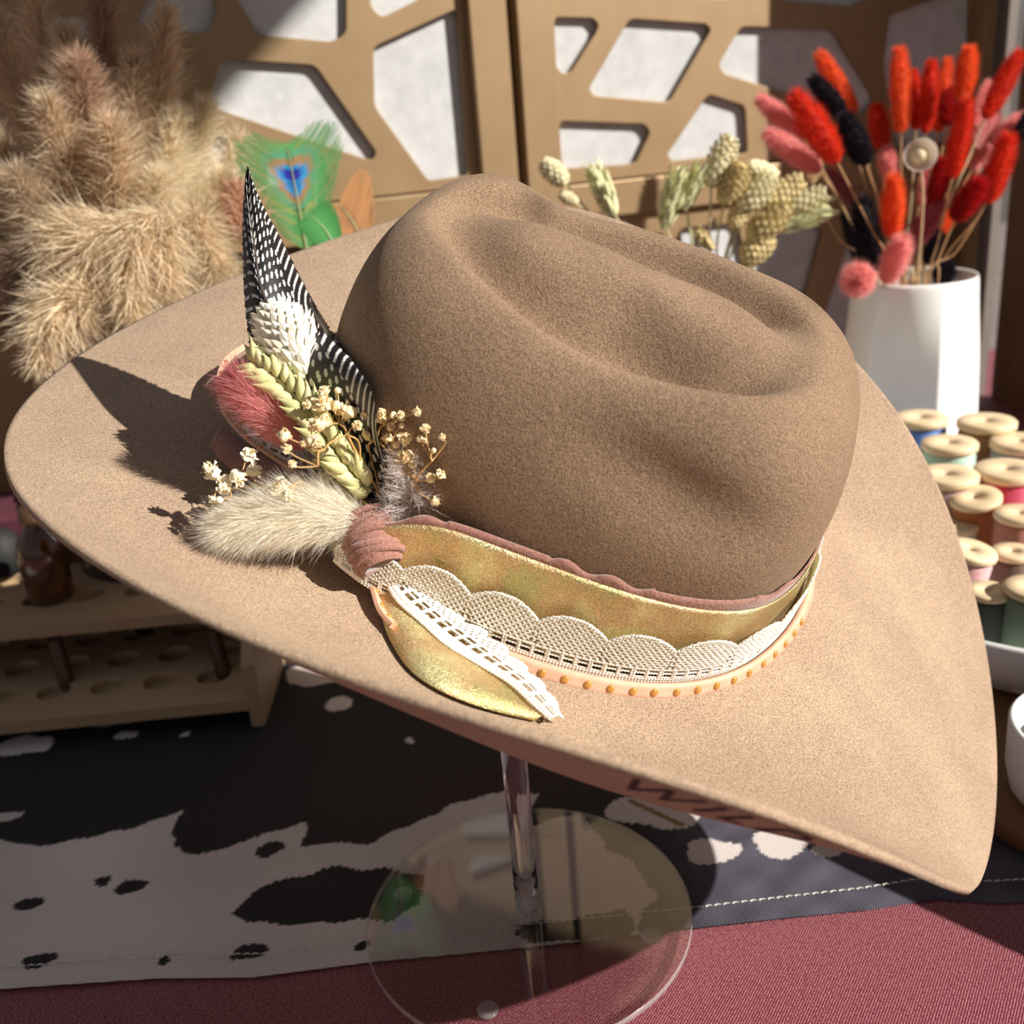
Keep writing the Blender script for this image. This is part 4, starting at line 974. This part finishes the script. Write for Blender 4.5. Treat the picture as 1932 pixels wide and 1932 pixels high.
for a, b_, wd, lb in (((690, 470), (640, 385), .030, 'copper orange feather curving right behind the brim'), ((600, 480), (575, 420), .012, 'rust orange feather under the peacock eye'), ((650, 480), (560, 395), .012, 'thin brown feather leaning left below the peacock eye')):
    o = thing('pheasant_feather', at_y(*a, .37), lb, 'feather', 'brown feathers beside the peacock feather'); vane(o, at_y(*a, .37), at_y(*b_, .36), wd, ora, 70)
# pinkish dry sprig behind the spotted feather
o = plume(at_y(470, 460, .33), at_y(462, 420, .33), at_y(440, 350, .33), .03, 900, np.array([.70, .45, .32]), .02, .0004, 'loose pinkish brown dried sprig behind the spotted feather', 1.6, 'drooping reed sprays'); o.name = 'dried_sprig'
# ------------------------------------------------------------------ dried wheat behind the crown
r = np.random.default_rng(55)
M_WHITE = mat_noise('white_glaze', (.84, .84, .82), (.88, .88, .86), 8, .32, 0)
wv = MB().add(*lathe([(.0001, 0), (.045, 0), (.052, .01), (.050, .10), (.043, .165), (.045, .17), (.040, .168), (.046, .09), (.0001, .02)], (.185, .47, 0), 40)).build('plant_pot', M_WHITE); tag(wv, 'white pot of dried wheat hidden behind the crown', 'pot')
WR = np.array([.185, .47, .17])
def small_wheat(lb, base, tip, R, col, name='wheat_ear', cone=False, depth=.45, grp='dried wheat behind the crown'):
    R *= .74; tip = (tip[0] + .18 * (tip[0] - base[0]), tip[1] + .12 * (tip[1] - base[1]))
    A, B_ = at_y(*base, depth), at_y(*tip, depth + r.normal() * .008)
    o = thing(name, A, lb, 'dried flower', grp); mb = MB(); ax = B_ - A; Ln = np.linalg.norm(ax); d = ax / Ln; a1, a2, _ = basis(d)
    n_ = 70 if cone else 46
    mb.add(*tube(A + ax * np.linspace(0, 1, 12)[:, None], R * .7 * np.sin(np.linspace(.3, 2.9, 12)) ** .6, 8), col=np.array(col) * .8)
    for k in range(n_):
        u = (k + .5) / n_; an = k * 2.39996 if cone else (k % 4) * math.pi / 2 + .3 * r.normal()
        rd = a1 * math.cos(an) + a2 * math.sin(an); p = A + ax * u * .93 + rd * R * .75 * math.sin(.35 + u * 2.4) ** .7
        L = Ln * (.14 if cone else .22) * r.uniform(.85, 1.15)
        scale_leaf(mb, p, d + rd * (.6 if cone else .45), rd, L, R * (.30 if cone else .36), np.clip(np.array(col) * r.uniform(.8, 1.15), 0, 1), .2, .3)
        if not cone and k % 2: mb.add(*tube(np.stack([p + d * L * .8, p + d * L * 1.5 + rd * L * .35]), [.00025, .00008], 4), col=np.array(col) * .9)
    mb.build('seed_head', M_VC, o, False)
    MB().add(*tube(spline([A + d * .004, (A * .6 + WR * .4) + np.array([0, 0, -.004]), WR + r.normal(size=3) * [.015, .012, 0], WR + r.normal(size=3) * [.01, .01, 0] + [0, 0, -.10]], 16), .0009, 6), col=np.array(col) * .75).build('stem', M_STEM, o)
ye, gn, gd = (.80, .72, .44), (.74, .74, .42), (.70, .56, .27)
for a in [
 ('pale canary grass head on a bent stem just right of the screen gap', (1070, 347), (1030, 310), .012, ye, True),
 ('small pale canary grass head almost hidden behind the crown top', (1090, 382), (1062, 368), .007, ye, True),
 ('pale green wheat ear left of the main bunch, second from the left', (1158, 408), (1124, 322), .010, gn, False),
 ('green wheat ear at the left end of the main bunch', (1252, 432), (1276, 332), .011, gn, False),
 ('thin green wheat ear second from the left in the main bunch', (1290, 395), (1318, 322), .009, gn, False),
 ('tallest canary grass head of the bunch, against the white cut-out', (1338, 352), (1372, 268), .015, ye, True),
 ('golden canary grass head right of the tallest one', (1362, 382), (1396, 318), .014, gd, True),
 ('drooping pale canary grass head at the top right of the bunch', (1408, 312), (1452, 330), .010, ye, True),
 ('pale canary grass head in the upper middle of the bunch', (1395, 395), (1448, 340), .016, ye, True),
 ('golden canary grass head on the upper right', (1446, 392), (1500, 345), .015, gd, True),
 ('pale canary grass head at the far right tip', (1482, 400), (1546, 368), .014, ye, True),
 ('pale green wheat ear pointing right, lowest of the right tips', (1462, 432), (1546, 396), .011, gn, False),
 ('large golden canary grass head in the centre right', (1412, 452), (1474, 395), .017, gd, True),
 ('golden canary grass head in the centre of the bunch', (1380, 430), (1402, 390), .012, gd, True),
 ('golden canary grass head low beside the crown', (1400, 492), (1446, 450), .017, gd, True),
 ('small golden wheat spray touching the crown', (1345, 470), (1318, 440), .007, gd, False)]:
    small_wheat(a[0], a[1], a[2], a[3], a[4], 'canary_grass' if a[5] else 'wheat_ear', a[5])

# ------------------------------------------------------------------ white faceted vase with bunny tails
VY = .53; vc = at_y(1714, 700, VY); vx = vc[0]; VR = 126 * (np.array([vx, VY, .1]) - CAM) @ FW / FPX; VZ = at_y(1714, 545, VY - VR)[2]
def hexr(a, k, ro=math.radians(4)):
    h_ = math.cos(math.pi / 6) / np.cos(((a - ro + math.pi / 6) % (math.pi / 3)) - math.pi / 6); return 1 * (1 - k) + h_ * 1.03 * k
an = np.linspace(0, 2 * np.pi, 192, endpoint=False)
prof = [(0, .0), (.93, .0), (.99, .004), (1.0, .012)] + [(1.0 - .13 * t ** 1.2, .012 + (VZ - .02) * t) for t in np.linspace(.04, 1, 22)] + [(.862, VZ - .003), (.85, VZ), (.825, VZ - .001), (.81, VZ - .006), (.81, VZ - .05), (.78, .02), (0, .015)]
P = []
for i, (rr_, z_) in enumerate(prof):
    k = 1 - sstep(.60, .97, z_ / VZ) if z_ < VZ else 0
    if i > len(prof) - 5: k = 0
    P.append(np.stack([vx + VR * rr_ * hexr(an, float(k)) * np.cos(an), VY + VR * rr_ * hexr(an, float(k)) * np.sin(an), np.full_like(an, z_)], -1))
V, F, uv = grid(np.array(P), closed_v=True)
va = MB().add(V, [f[::-1] for f in F], uv).build('vase', M_WHITE); tag(va, 'white faceted ceramic vase full of red, pink and black bunny tails', 'vase')
VM = np.array([vx, VY, VZ])
def z6(x_, y_): return 1400 + x_ / 3.632, 60 + y_ / 3.632
RD, OR, PK, BK = (.78, .055, .020), (.92, .16, .04), (.95, .42, .40), (.020, .016, .026)
DR_ = (.50, .012, .012)
BT = [ # tip, base (zoomed picture units), half width, colour, depth offset, label
 ((528, 150), (772, 565), 62, OR, .05, 'orange red bunny tail leaning left, the leftmost tall one'),
 ((365, 445), (650, 885), 92, RD, -.06, 'large bright red bunny tail at the left front'),
 ((1080, 118), (1090, 690), 66, OR, .02, 'tall upright orange red bunny tail, first from the left of the tall middle row'),
 ((1170, 275), (1195, 665), 50, RD, .05, 'red bunny tail half hidden behind the first tall upright one'),
 ((1300, 205), (1262, 690), 58, RD, .03, 'upright red bunny tail, second of the tall row'),
 ((1412, 190), (1345, 685), 50, OR, .06, 'slim orange bunny tail at the back between two red ones'),
 ((1560, 118), (1510, 470), 66, OR, .0, 'tall orange red bunny tail with a tilted tip, third of the tall row'),
 ((1545, 465), (1440, 1000), 66, RD, -.04, 'long red bunny tail below the third tall one'),
 ((1440, 400), (1405, 640), 58, DR_, .04, 'dark red bunny tail in the shade of the tall row'),
 ((1905, 145), (1665, 590), 66, RD, .02, 'red bunny tail leaning right at the top right'),
 ((920, 515), (960, 800), 60, RD, .05, 'short red bunny tail behind the black ones'),
 ((1040, 995), (1030, 1405), 74, OR, -.06, 'bright orange bunny tail low in the front middle'),
 ((1390, 880), (1300, 1190), 62, DR_, .0, 'dark red bunny tail low behind the seed pod'),
 ((1830, 715), (1680, 1175), 78, RD, -.02, 'red bunny tail on the right reaching out level with the seed pod'),
 ((1640, 1020), (1450, 1290), 78, DR_, -.03, 'deep red bunny tail at the lower right, under the reaching one'),
 ((1440, 1230), (1365, 1380), 42, OR, .03, 'small orange bunny tail at the lower right near the rim'),
 ((115, 455), (425, 715), 62, PK, .03, 'upper of the two pale pink bunny tails at the far left'),
 ((170, 695), (535, 950), 72, PK, .0, 'lower of the two pale pink bunny tails at the far left'),
 ((985, 795), (1010, 1020), 55, PK, .03, 'pale pink bunny tail in the middle left of the seed pod'),
 ((600, 960), (785, 1190), 44, (.5, .16, .18), .05, 'dusky pink bunny tail crossing behind the red stem'),
 ((1690, 350), (1585, 640), 46, PK, .05, 'pink bunny tail behind the red one at the top right'),
 ((1915, 590), (1740, 780), 64, PK, .05, 'pale pink bunny tail at the far right'),
 ((1740, 590), (1590, 790), 60, (.85, .42, .40), .06, 'hazy pink bunny tail behind the right side'),
 ((1690, 800), (1580, 930), 52, PK, .07, 'small pink bunny tail right of the long red one'),
 ((1360, 1150), (1165, 1470), 66, (.62, .16, .20), .0, 'rose bunny tail slanting above the rim'),
 ((1110, 1425), (985, 1710), 82, PK, -.06, 'pink bunny tail resting on the front rim'),
 ((1270, 940), (1215, 1180), 38, (.75, .22, .26), .05, 'thin pink bunny tail below the seed pod'),
 ((600, 1690), (845, 1660), 98, PK, -.075, 'round pink bunny tail poking out left of the rim, seen end on'),
 ((485, 320), (700, 580), 62, BK, .0, 'upper black bunny tail on the left'),
 ((700, 585), (850, 905), 78, BK, -.03, 'thick black bunny tail left of the middle'),
 ((820, 1160), (905, 1640), 94, BK, -.02, 'big black bunny tail standing just above the rim on the left'),
 ((705, 1230), (810, 1580), 46, BK, .03, 'slim black bunny tail behind the big black one'),
 ((1345, 1370), (1260, 1590), 44, BK, .0, 'small black bunny tail near the rim on the right'),
 ((1400, 1590), (1360, 1740), 62, BK, .02, 'black bunny tail sunk inside the vase mouth'),
 ((1960, 560), (1890, 770), 44, BK, .03, 'black bunny tail cut by the right edge'),
 ((520, 890), (465, 1030), 40, (.85, .70, .45), .03, 'small cream seed head under the lower pale pink one')]
for k, (tp_, bs_, hw, cl_, dy, lb) in enumerate(BT):
    B_ = at_y(*z6(*tp_), VY + dy); A = at_y(*z6(*bs_), VY + dy * .6); R = hw / 3.632 * ((A - CAM) @ FW) / FPX
    if 'end on' in lb: A = at_y(*z6(*bs_), VY - .062); B_ = A + np.array([-.016, -.022, -.002]) ; A = B_ + unit(A - B_) * .022
    o = thing('bunny_tail', A, lb, 'dried flower', 'bunny tails in the white vase'); mb = MB()
    fuzzy(mb, A, B_, R * 1.12, 2600, R * .85, .00020, cl_, np.random.default_rng(100 + k), 1.1, .66, prof=lambda u: np.clip(np.sin(np.pi * np.clip(u * .90 + .09, 0, 1)) ** .6, .05, 1), tipcol=None)
    mb.build('seed_head', M_FUZZ, o)
    m_ = VM + np.array([.62 * VR * np.clip((A[0] - vx) / .12, -1, 1) * .9 + r.normal() * .006, .5 * VR * np.clip(dy / .06, -1, 1) + r.normal() * .006, .0])
    pts = [A + unit(A - B_) * -.003, A * .55 + m_ * .45 + np.array([0, 0, -.002]) + unit(A - B_) * .012, m_, m_ * .8 + VM * .2 + np.array([0, 0, -.09])] if A[2] > VZ - .01 else [A, A + [.01, 0, -.03]]
    if 'end on' in lb: pts = [A, A + [.012, .02, .002], VM + [-.03, -.02, -.005], VM + [-.01, 0, -.08]]
    MB().add(*tube(spline(pts, 18), .0008, 6), col=(.52, .30, .14) if k % 3 else (.62, .50, .30)).build('stem', M_STEM, o)
pc = at_y(*z6(1222, 850), VY - .05); sp0 = thing('seed_pod', pc, 'round cream seed pod in a papery ring among the bunny tails', 'dried flower')
MB().add(ICO3[0] * .0075 + pc, ICO3[1], None, (.86, .76, .50)).build('pod', M_VC, sp0)
MB().add(*lathe([(.0075, 0), (.0118, .003), (.0128, .007), (.0122, .0072), (.0112, .0035), (.0070, .0006)], pc, 40, axis=unit(CAM - pc + [0, 0, .1])), col=(.85, .78, .70)).build('papery_ring', M_FUZZ, sp0)
MB().add(*tube(spline([pc, (pc + VM) / 2 + [0, -.01, 0], VM + [0, 0, -.08]], 12), .0012, 6), col=(.55, .42, .25)).build('stem', M_STEM, sp0)

# ------------------------------------------------------------------ tray of wooden spools
TC = np.array([.385, .262]); TR = .188
M_BOARD = mat_noise('acacia_wood', (.13, .055, .022), (.26, .125, .05), 9, .45, .15, .0005, bscale=60, stretch=(1, .18, 1))
a_ = np.linspace(0, 2 * np.pi, 160, endpoint=False); e_ = 3.5; sq = (np.abs(np.cos(a_)) ** e_ + np.abs(np.sin(a_)) ** e_) ** (-1 / e_)
bx_, by_ = .405 + .195 * sq * np.cos(a_), .20 + .245 * sq * np.sin(a_)
P = np.array([np.stack([.405 + (bx_ - .405) * k, .20 + (by_ - .20) * k, np.full_like(a_, z_)], -1) for k, z_ in [(.001, .0018), (.975, .0018), (.99, .003), (1, .008), (1, .014), (.985, .019), (.97, .0195), (.001, .0195)]])
V, F, uv = grid(P, closed_v=True); bd = MB().add(V, [f[::-1] for f in F], uv).build('wooden_board', M_BOARD); tag(bd, 'dark wooden serving board under the white tray of spools', 'board')
tray = MB().add(*lathe([(.0001, .0197), (TR - .03, .0197), (TR - .012, .024), (TR - .002, .040), (TR + .001, .056), (TR, .0585), (TR - .0035, .0575), (TR - .006, .042), (TR - .016, .028), (TR - .032, .0245), (.0001, .0245)], (TC[0], TC[1], 0), 120)).build('serving_tray', M_WHITE); tag(tray, 'round white rimmed tray filled with wooden thread spools', 'tray')
M_SPOOL = mat_noise('pale_birch', (.72, .53, .31), (.86, .69, .45), 30, .55, .1, .0003, stretch=(1, 1, .3))
def mthread(name, c): 
    m, n, b = nodes(name, .5, c); t = n.nodes.new('ShaderNodeTexWave'); t.bands_direction = 'Z'; t.inputs['Scale'].default_value = 260; t.inputs['Distortion'].default_value = 1.5
    tcd = n.nodes.new('ShaderNodeTexCoord'); n.links.new(tcd.outputs['Object'], t.inputs[0]); bump(n, b, t.outputs[1], .7, .0006)
    rr_ = ramp(n, t.outputs[1], [(0, tuple(np.array(c) * .6)), (1, tuple(np.minimum(np.array(c) * 1.2, 1)))]); n.links.new(rr_.outputs[0], b.inputs['Base Color']); b.inputs['Sheen Weight'].default_value = .3; return m
SPL = [ # px, py, half width, top height, thread, tilt axis, label
 (1738, 785, 50, .104, (.12, .26, .72), 0, 'wooden spool of blue thread at the back left by the vase'),
 (1862, 792, 53, .104, (.42, .20, .08), 0, 'wooden spool of copper brown thread at the back right of the vase'),
 (1792, 833, 51, .100, (.55, .80, .62), 0, 'wooden spool of mint green thread in front of the vase'),
 (1926, 830, 54, .098, (.45, .45, .48), 0, 'wooden spool of grey thread at the right edge, furthest back'),
 (1787, 892, 57, .098, (.62, .42, .40), 0, 'wooden spool of dusty mauve thread beside the brim'),
 (1902, 882, 60, .098, (.72, .06, .14), 0, 'wooden spool of crimson thread with bright pink below, the largest on the right'),
 (1840, 940, 46, .088, (.60, .19, .04), -1, 'tilted wooden spool of burnt orange thread in the middle'),
 (1806, 988, 38, .074, (.85, .80, .68), 0, 'small pale spool half hidden behind the brim'),
 (1926, 966, 47, .088, (.62, .25, .17), 0, 'wooden spool of terracotta thread at the right edge'),
 (1834, 1040, 48, .086, (.90, .42, .44), 1, 'tilted wooden spool of fluffy pink thread'),
 (1912, 1038, 40, .078, (.16, .08, .04), 0, 'wooden spool of dark brown thread behind the green ones'),
 (1850, 1128, 42, .080, (.035, .045, .035), 0, 'wooden spool of near black thread at the front left'),
 (1942, 1128, 54, .086, (.17, .25, .17), 0, 'wooden spool of dark green thread at the front right edge')]
protos = {}
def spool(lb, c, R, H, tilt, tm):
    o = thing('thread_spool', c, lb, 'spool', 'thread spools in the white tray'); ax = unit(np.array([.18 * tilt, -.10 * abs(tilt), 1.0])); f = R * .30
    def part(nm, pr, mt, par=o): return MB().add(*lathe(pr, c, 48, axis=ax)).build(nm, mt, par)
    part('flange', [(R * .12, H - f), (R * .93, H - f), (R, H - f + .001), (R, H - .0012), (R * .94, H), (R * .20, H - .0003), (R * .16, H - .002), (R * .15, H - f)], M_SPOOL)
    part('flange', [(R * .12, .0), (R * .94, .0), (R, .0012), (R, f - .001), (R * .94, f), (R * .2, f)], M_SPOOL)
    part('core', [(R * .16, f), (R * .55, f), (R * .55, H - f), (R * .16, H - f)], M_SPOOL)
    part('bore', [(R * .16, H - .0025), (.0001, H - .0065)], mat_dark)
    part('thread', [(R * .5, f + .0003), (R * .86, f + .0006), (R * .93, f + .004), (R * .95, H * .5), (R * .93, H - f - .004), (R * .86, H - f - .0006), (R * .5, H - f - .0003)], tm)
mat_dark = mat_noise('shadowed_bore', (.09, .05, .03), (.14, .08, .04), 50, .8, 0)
for k, (px_, py_, hw, zt__, tc_, tl, lb) in enumerate(SPL):
    p = at_z(px_, py_, zt__); R = hw * ((p - CAM) @ FW) / FPX; zb_ = .0248
    q = np.array([p[0], p[1]]); d_ = q - TC; dm = TR - .010 - R
    if np.linalg.norm(d_) > dm: q = TC + d_ / np.linalg.norm(d_) * dm
    spool(lb, np.array([q[0] - .18 * tl * (zt__ - zb_), q[1] + .1 * abs(tl) * (zt__ - zb_), zb_ + (.003 if tl else 0)]), R, zt__ - zb_, tl, mthread('thread_%d' % k, tc_))
# loose pink yarn over the tray
yr = MB(); r = np.random.default_rng(12)
for k in range(5):
    c0 = at_z(1920 + 6 * k, 925 + 4 * k, .072); pts = [c0 + np.array([-.03 + .012 * i, .004 * math.sin(i * 1.7 + k), .003 * math.sin(i * 2.1 + k * 2)]) for i in range(7)]; yr.add(*tube(spline(pts, 50), .0009, 6))
yo = yr.build('loose_yarn', mthread('bright_pink_yarn', (.95, .25, .48))); tag(yo, 'strands of bright pink yarn draped in front of the crimson spool', 'yarn')
# small white cup at the right edge
q = at_z(1917, 1575, .0195); R = .04; cx = q[0] + R * 1.22; cy = q[1] + R * .55 + .0
cup = MB().add(*lathe([(.0001, .0197), (.032, .0197), (.038, .023), (.0405, .034), (.041, .058), (.0395, .0600), (.0375, .058), (.037, .034), (.034, .027), (.0001, .025)], (cx, cy, 0), 64)).build('ceramic_cup', M_WHITE); tag(cup, 'small round white cup at the right edge on the wooden board', 'cup')

# added unseen box on the right; it shades the board and the cloth
kb = [(.308, -.045), (.400, -.143), (.53, -.02), (.438, .078)]
V = [(x_, y_, z_) for z_ in (0.0005, .12) for x_, y_ in kb]
ko = MB().add(V, [(3, 2, 1, 0), (4, 5, 6, 7), (0, 1, 5, 4), (1, 2, 6, 5), (2, 3, 7, 6), (3, 0, 4, 7)]).build('shade_box', mat_noise('brown_card', (.30, .20, .12), (.36, .25, .16), 60, .8, 0), None, False); bevel(ko, .002); tag(ko, 'brown box added out of view on the right to cast shade', 'box')

# ------------------------------------------------------------------ wooden peg rack, left
RK = np.array([-.1625, .190]); ra = math.radians(1.5); RU = np.array([math.cos(ra), math.sin(ra), 0]); RV = np.array([-math.sin(ra), math.cos(ra), 0])
def rk(x, y, z): return np.array([RK[0], RK[1], 0]) + RU * x + RV * y + np.array([0, 0, z])
M_PINE = mat_noise('pale_pine', (.33, .22, .13), (.42, .30, .18), 16, .6, .15, .0004, bscale=80, stretch=(.2, 1, 1))
rack = thing('peg_rack', rk(-.15, .07, 0), 'two tier pale wooden rack with round holes in the shade at the left', 'rack')
def holed(name, x0, x1, y0, y1, z0_, z1_, cs, R, dep):
    """board with round wells sunk in its top"""
    mb = MB(); cell = {}
    xs = sorted({round(c[0], 5) for c in cs}); used = []
    ys = sorted({round(c[1], 5) for c in cs}); ym = [y0] + [(a + b) / 2 for a, b in zip(ys, ys[1:])] + [y1]
    for j, yy in enumerate(ys):
        row = sorted(c[0] for c in cs if abs(c[1] - yy) < 1e-4); xm = [x0] + [(a + b) / 2 for a, b in zip(row, row[1:])] + [x1]
        for i, xx in enumerate(row):
            L_, R_, B0_, T0_ = xm[i], xm[i + 1], ym[j], ym[j + 1]; N_ = 40; t = np.arange(N_) / N_ * 2 * np.pi
            ux, uy = np.cos(t), np.sin(t)
            k = np.minimum(np.where(ux > 0, (R_ - xx) / np.maximum(ux, 1e-9), (L_ - xx) / np.minimum(ux, -1e-9)), np.where(uy > 0, (T0_ - yy) / np.maximum(uy, 1e-9), (B0_ - yy) / np.minimum(uy, -1e-9)))
            ox, oy = xx + ux * k, yy + uy * k
            for cxn, cyn in ((L_, B0_), (R_, B0_), (L_, T0_), (R_, T0_)):
                q_ = np.argmin(np.hypot(ox - cxn, oy - cyn)); ox[q_], oy[q_] = cxn, cyn
            rings = [(ox, oy, z1_), (xx + R * 1.03 * ux, yy + R * 1.03 * uy, z1_), (xx + R * ux, yy + R * uy, z1_ - .0006), (xx + R * ux, yy + R * uy, z1_ - dep), (xx + R * .01 * ux, yy + R * .01 * uy, z1_ - dep)]
            Pg_ = np.array([[rk(a, b, z_) for a, b in zip(np.broadcast_to(A_, N_), np.broadcast_to(B_, N_))] for A_, B_, z_ in rings])
            V, F, uv = grid(Pg_, closed_v=True); mb.add(V, F, uv)
    c8 = [rk(x, y, z) for z in (z0_, z1_) for x, y in ((x0, y0), (x1, y0), (x1, y1), (x0, y1))]
    mb.add(c8, [(3, 2, 1, 0), (0, 1, 5, 4), (1, 2, 6, 5), (2, 3, 7, 6), (3, 0, 4, 7)])
    return mb.build(name, M_PINE, rack, False)
lc = [(x, y) for y, sh in ((.036, 0), (.073, .0), (.111, .0)) for x in np.arange(-.4225 + sh, -.01, .0352)]
holed('shelf', -.44, -.0065, 0, .135, .012, .020, lc, .0108, .006)
uc = [(x, y) for y in (.098, .137) for x in np.arange(-.4225 + .012, -.01, .0352)]
holed('shelf', -.44, -.0065, .052, .160, .052, .060, uc, .0108, .006)
for x0_ in (-.0062, -.4485):
    c8 = [rk(x, y, z) for x in (x0_, x0_ + .0085) for y, z in ((-.002, 0), (.165, 0), (.165, .105), (.075, .105), (-.002, .045))]
    sd_ = MB().add(c8, [(0, 1, 2, 3, 4), (9, 8, 7, 6, 5)] + [(i, i + 5, (i + 1) % 5 + 5, (i + 1) % 5) for i in range(5)]).build('side_panel', M_PINE, rack, False); bevel(sd_, .0008)
# two dark wooden handles standing in the lower holes
M_DKW = mat_noise('dark_turned_wood', (.045, .020, .010), (.09, .042, .02), 30, .35, .1, .0003, stretch=(1, 1, .2))
for (bx, by, tx, ty, lb) in ((130, 1300, 95, 1180, 'dark wooden spindle leaning in the lower rack, left one'), (425, 1280, 398, 1175, 'dark wooden spindle leaning in the lower rack, right one by the side panel')):
    A = at_z(bx, by, .0145); B_ = at_y(tx, ty, A[1] + .006); B_[2] = min(B_[2], .051); B_ = A + (B_ - A)
    o = MB().add(*tube(A + (B_ - A) * np.linspace(0, 1, 14)[:, None], .0052 * np.array([.8, 1, 1, 1, 1, 1, 1, .98, .95, .93, .9, .9, .9, .9]), 20)).build('turned_spindle', M_DKW); tag(o, lb, 'spindle', 'dark spindles in the rack')
# amber bottle and a black speckled ornament on the upper shelf
m, n, b = nodes('amber_glass', .08, (.10, .035, .010)); b.inputs['Transmission Weight'].default_value = .35; b.inputs['Coat Weight'].default_value = .5
c = at_z(100, 1128, .0602); bo = thing('amber_bottle', c, 'brown glass bottle with rounded shoulders on the upper rack shelf', 'bottle')
MB().add(*lathe([(.0001, 0), (.0135, 0), (.0155, .003), (.0160, .020), (.0162, .034), (.0140, .045), (.0085, .052), (.007, .055), (.007, .062)], c, 48)).build('body', m, bo)
MB().add(*lathe([(.0082, .058), (.0082, .070), (.0001, .0705)], c, 32)).build('cap', M_DKW, bo)
c = at_z(14, 1088, .0602); oc = MB(); V = ICO3[0] * np.array([.017, .017, .020]); V = V * (1 + .02 * np.sin(V[:, :1] * 900) * np.sin(V[:, 2:] * 900)); rr_ = np.random.default_rng(4); cl_ = np.where(rr_.random((len(V), 1)) < .004, .5, .012) * np.ones(3)
o = oc.add(V + c + [0, 0, .0195], ICO3[1], None, cl_).build('speckled_ornament', M_VC); tag(o, 'black egg shaped ornament with white specks left of the amber bottle', 'ornament')
c = at_z(-10, 965, .0602 + .0); o = MB().add(*box(np.array([-.43, .335, .0]), np.array([-.335, .40, .105]))).build('fabric_box', mat_noise('maroon_fabric', (.07, .012, .022), (.10, .02, .035), 200, .8, .3, .0005), None, False); bevel(o, .004, 3); tag(o, 'maroon fabric box behind the wooden rack at the left edge', 'box')
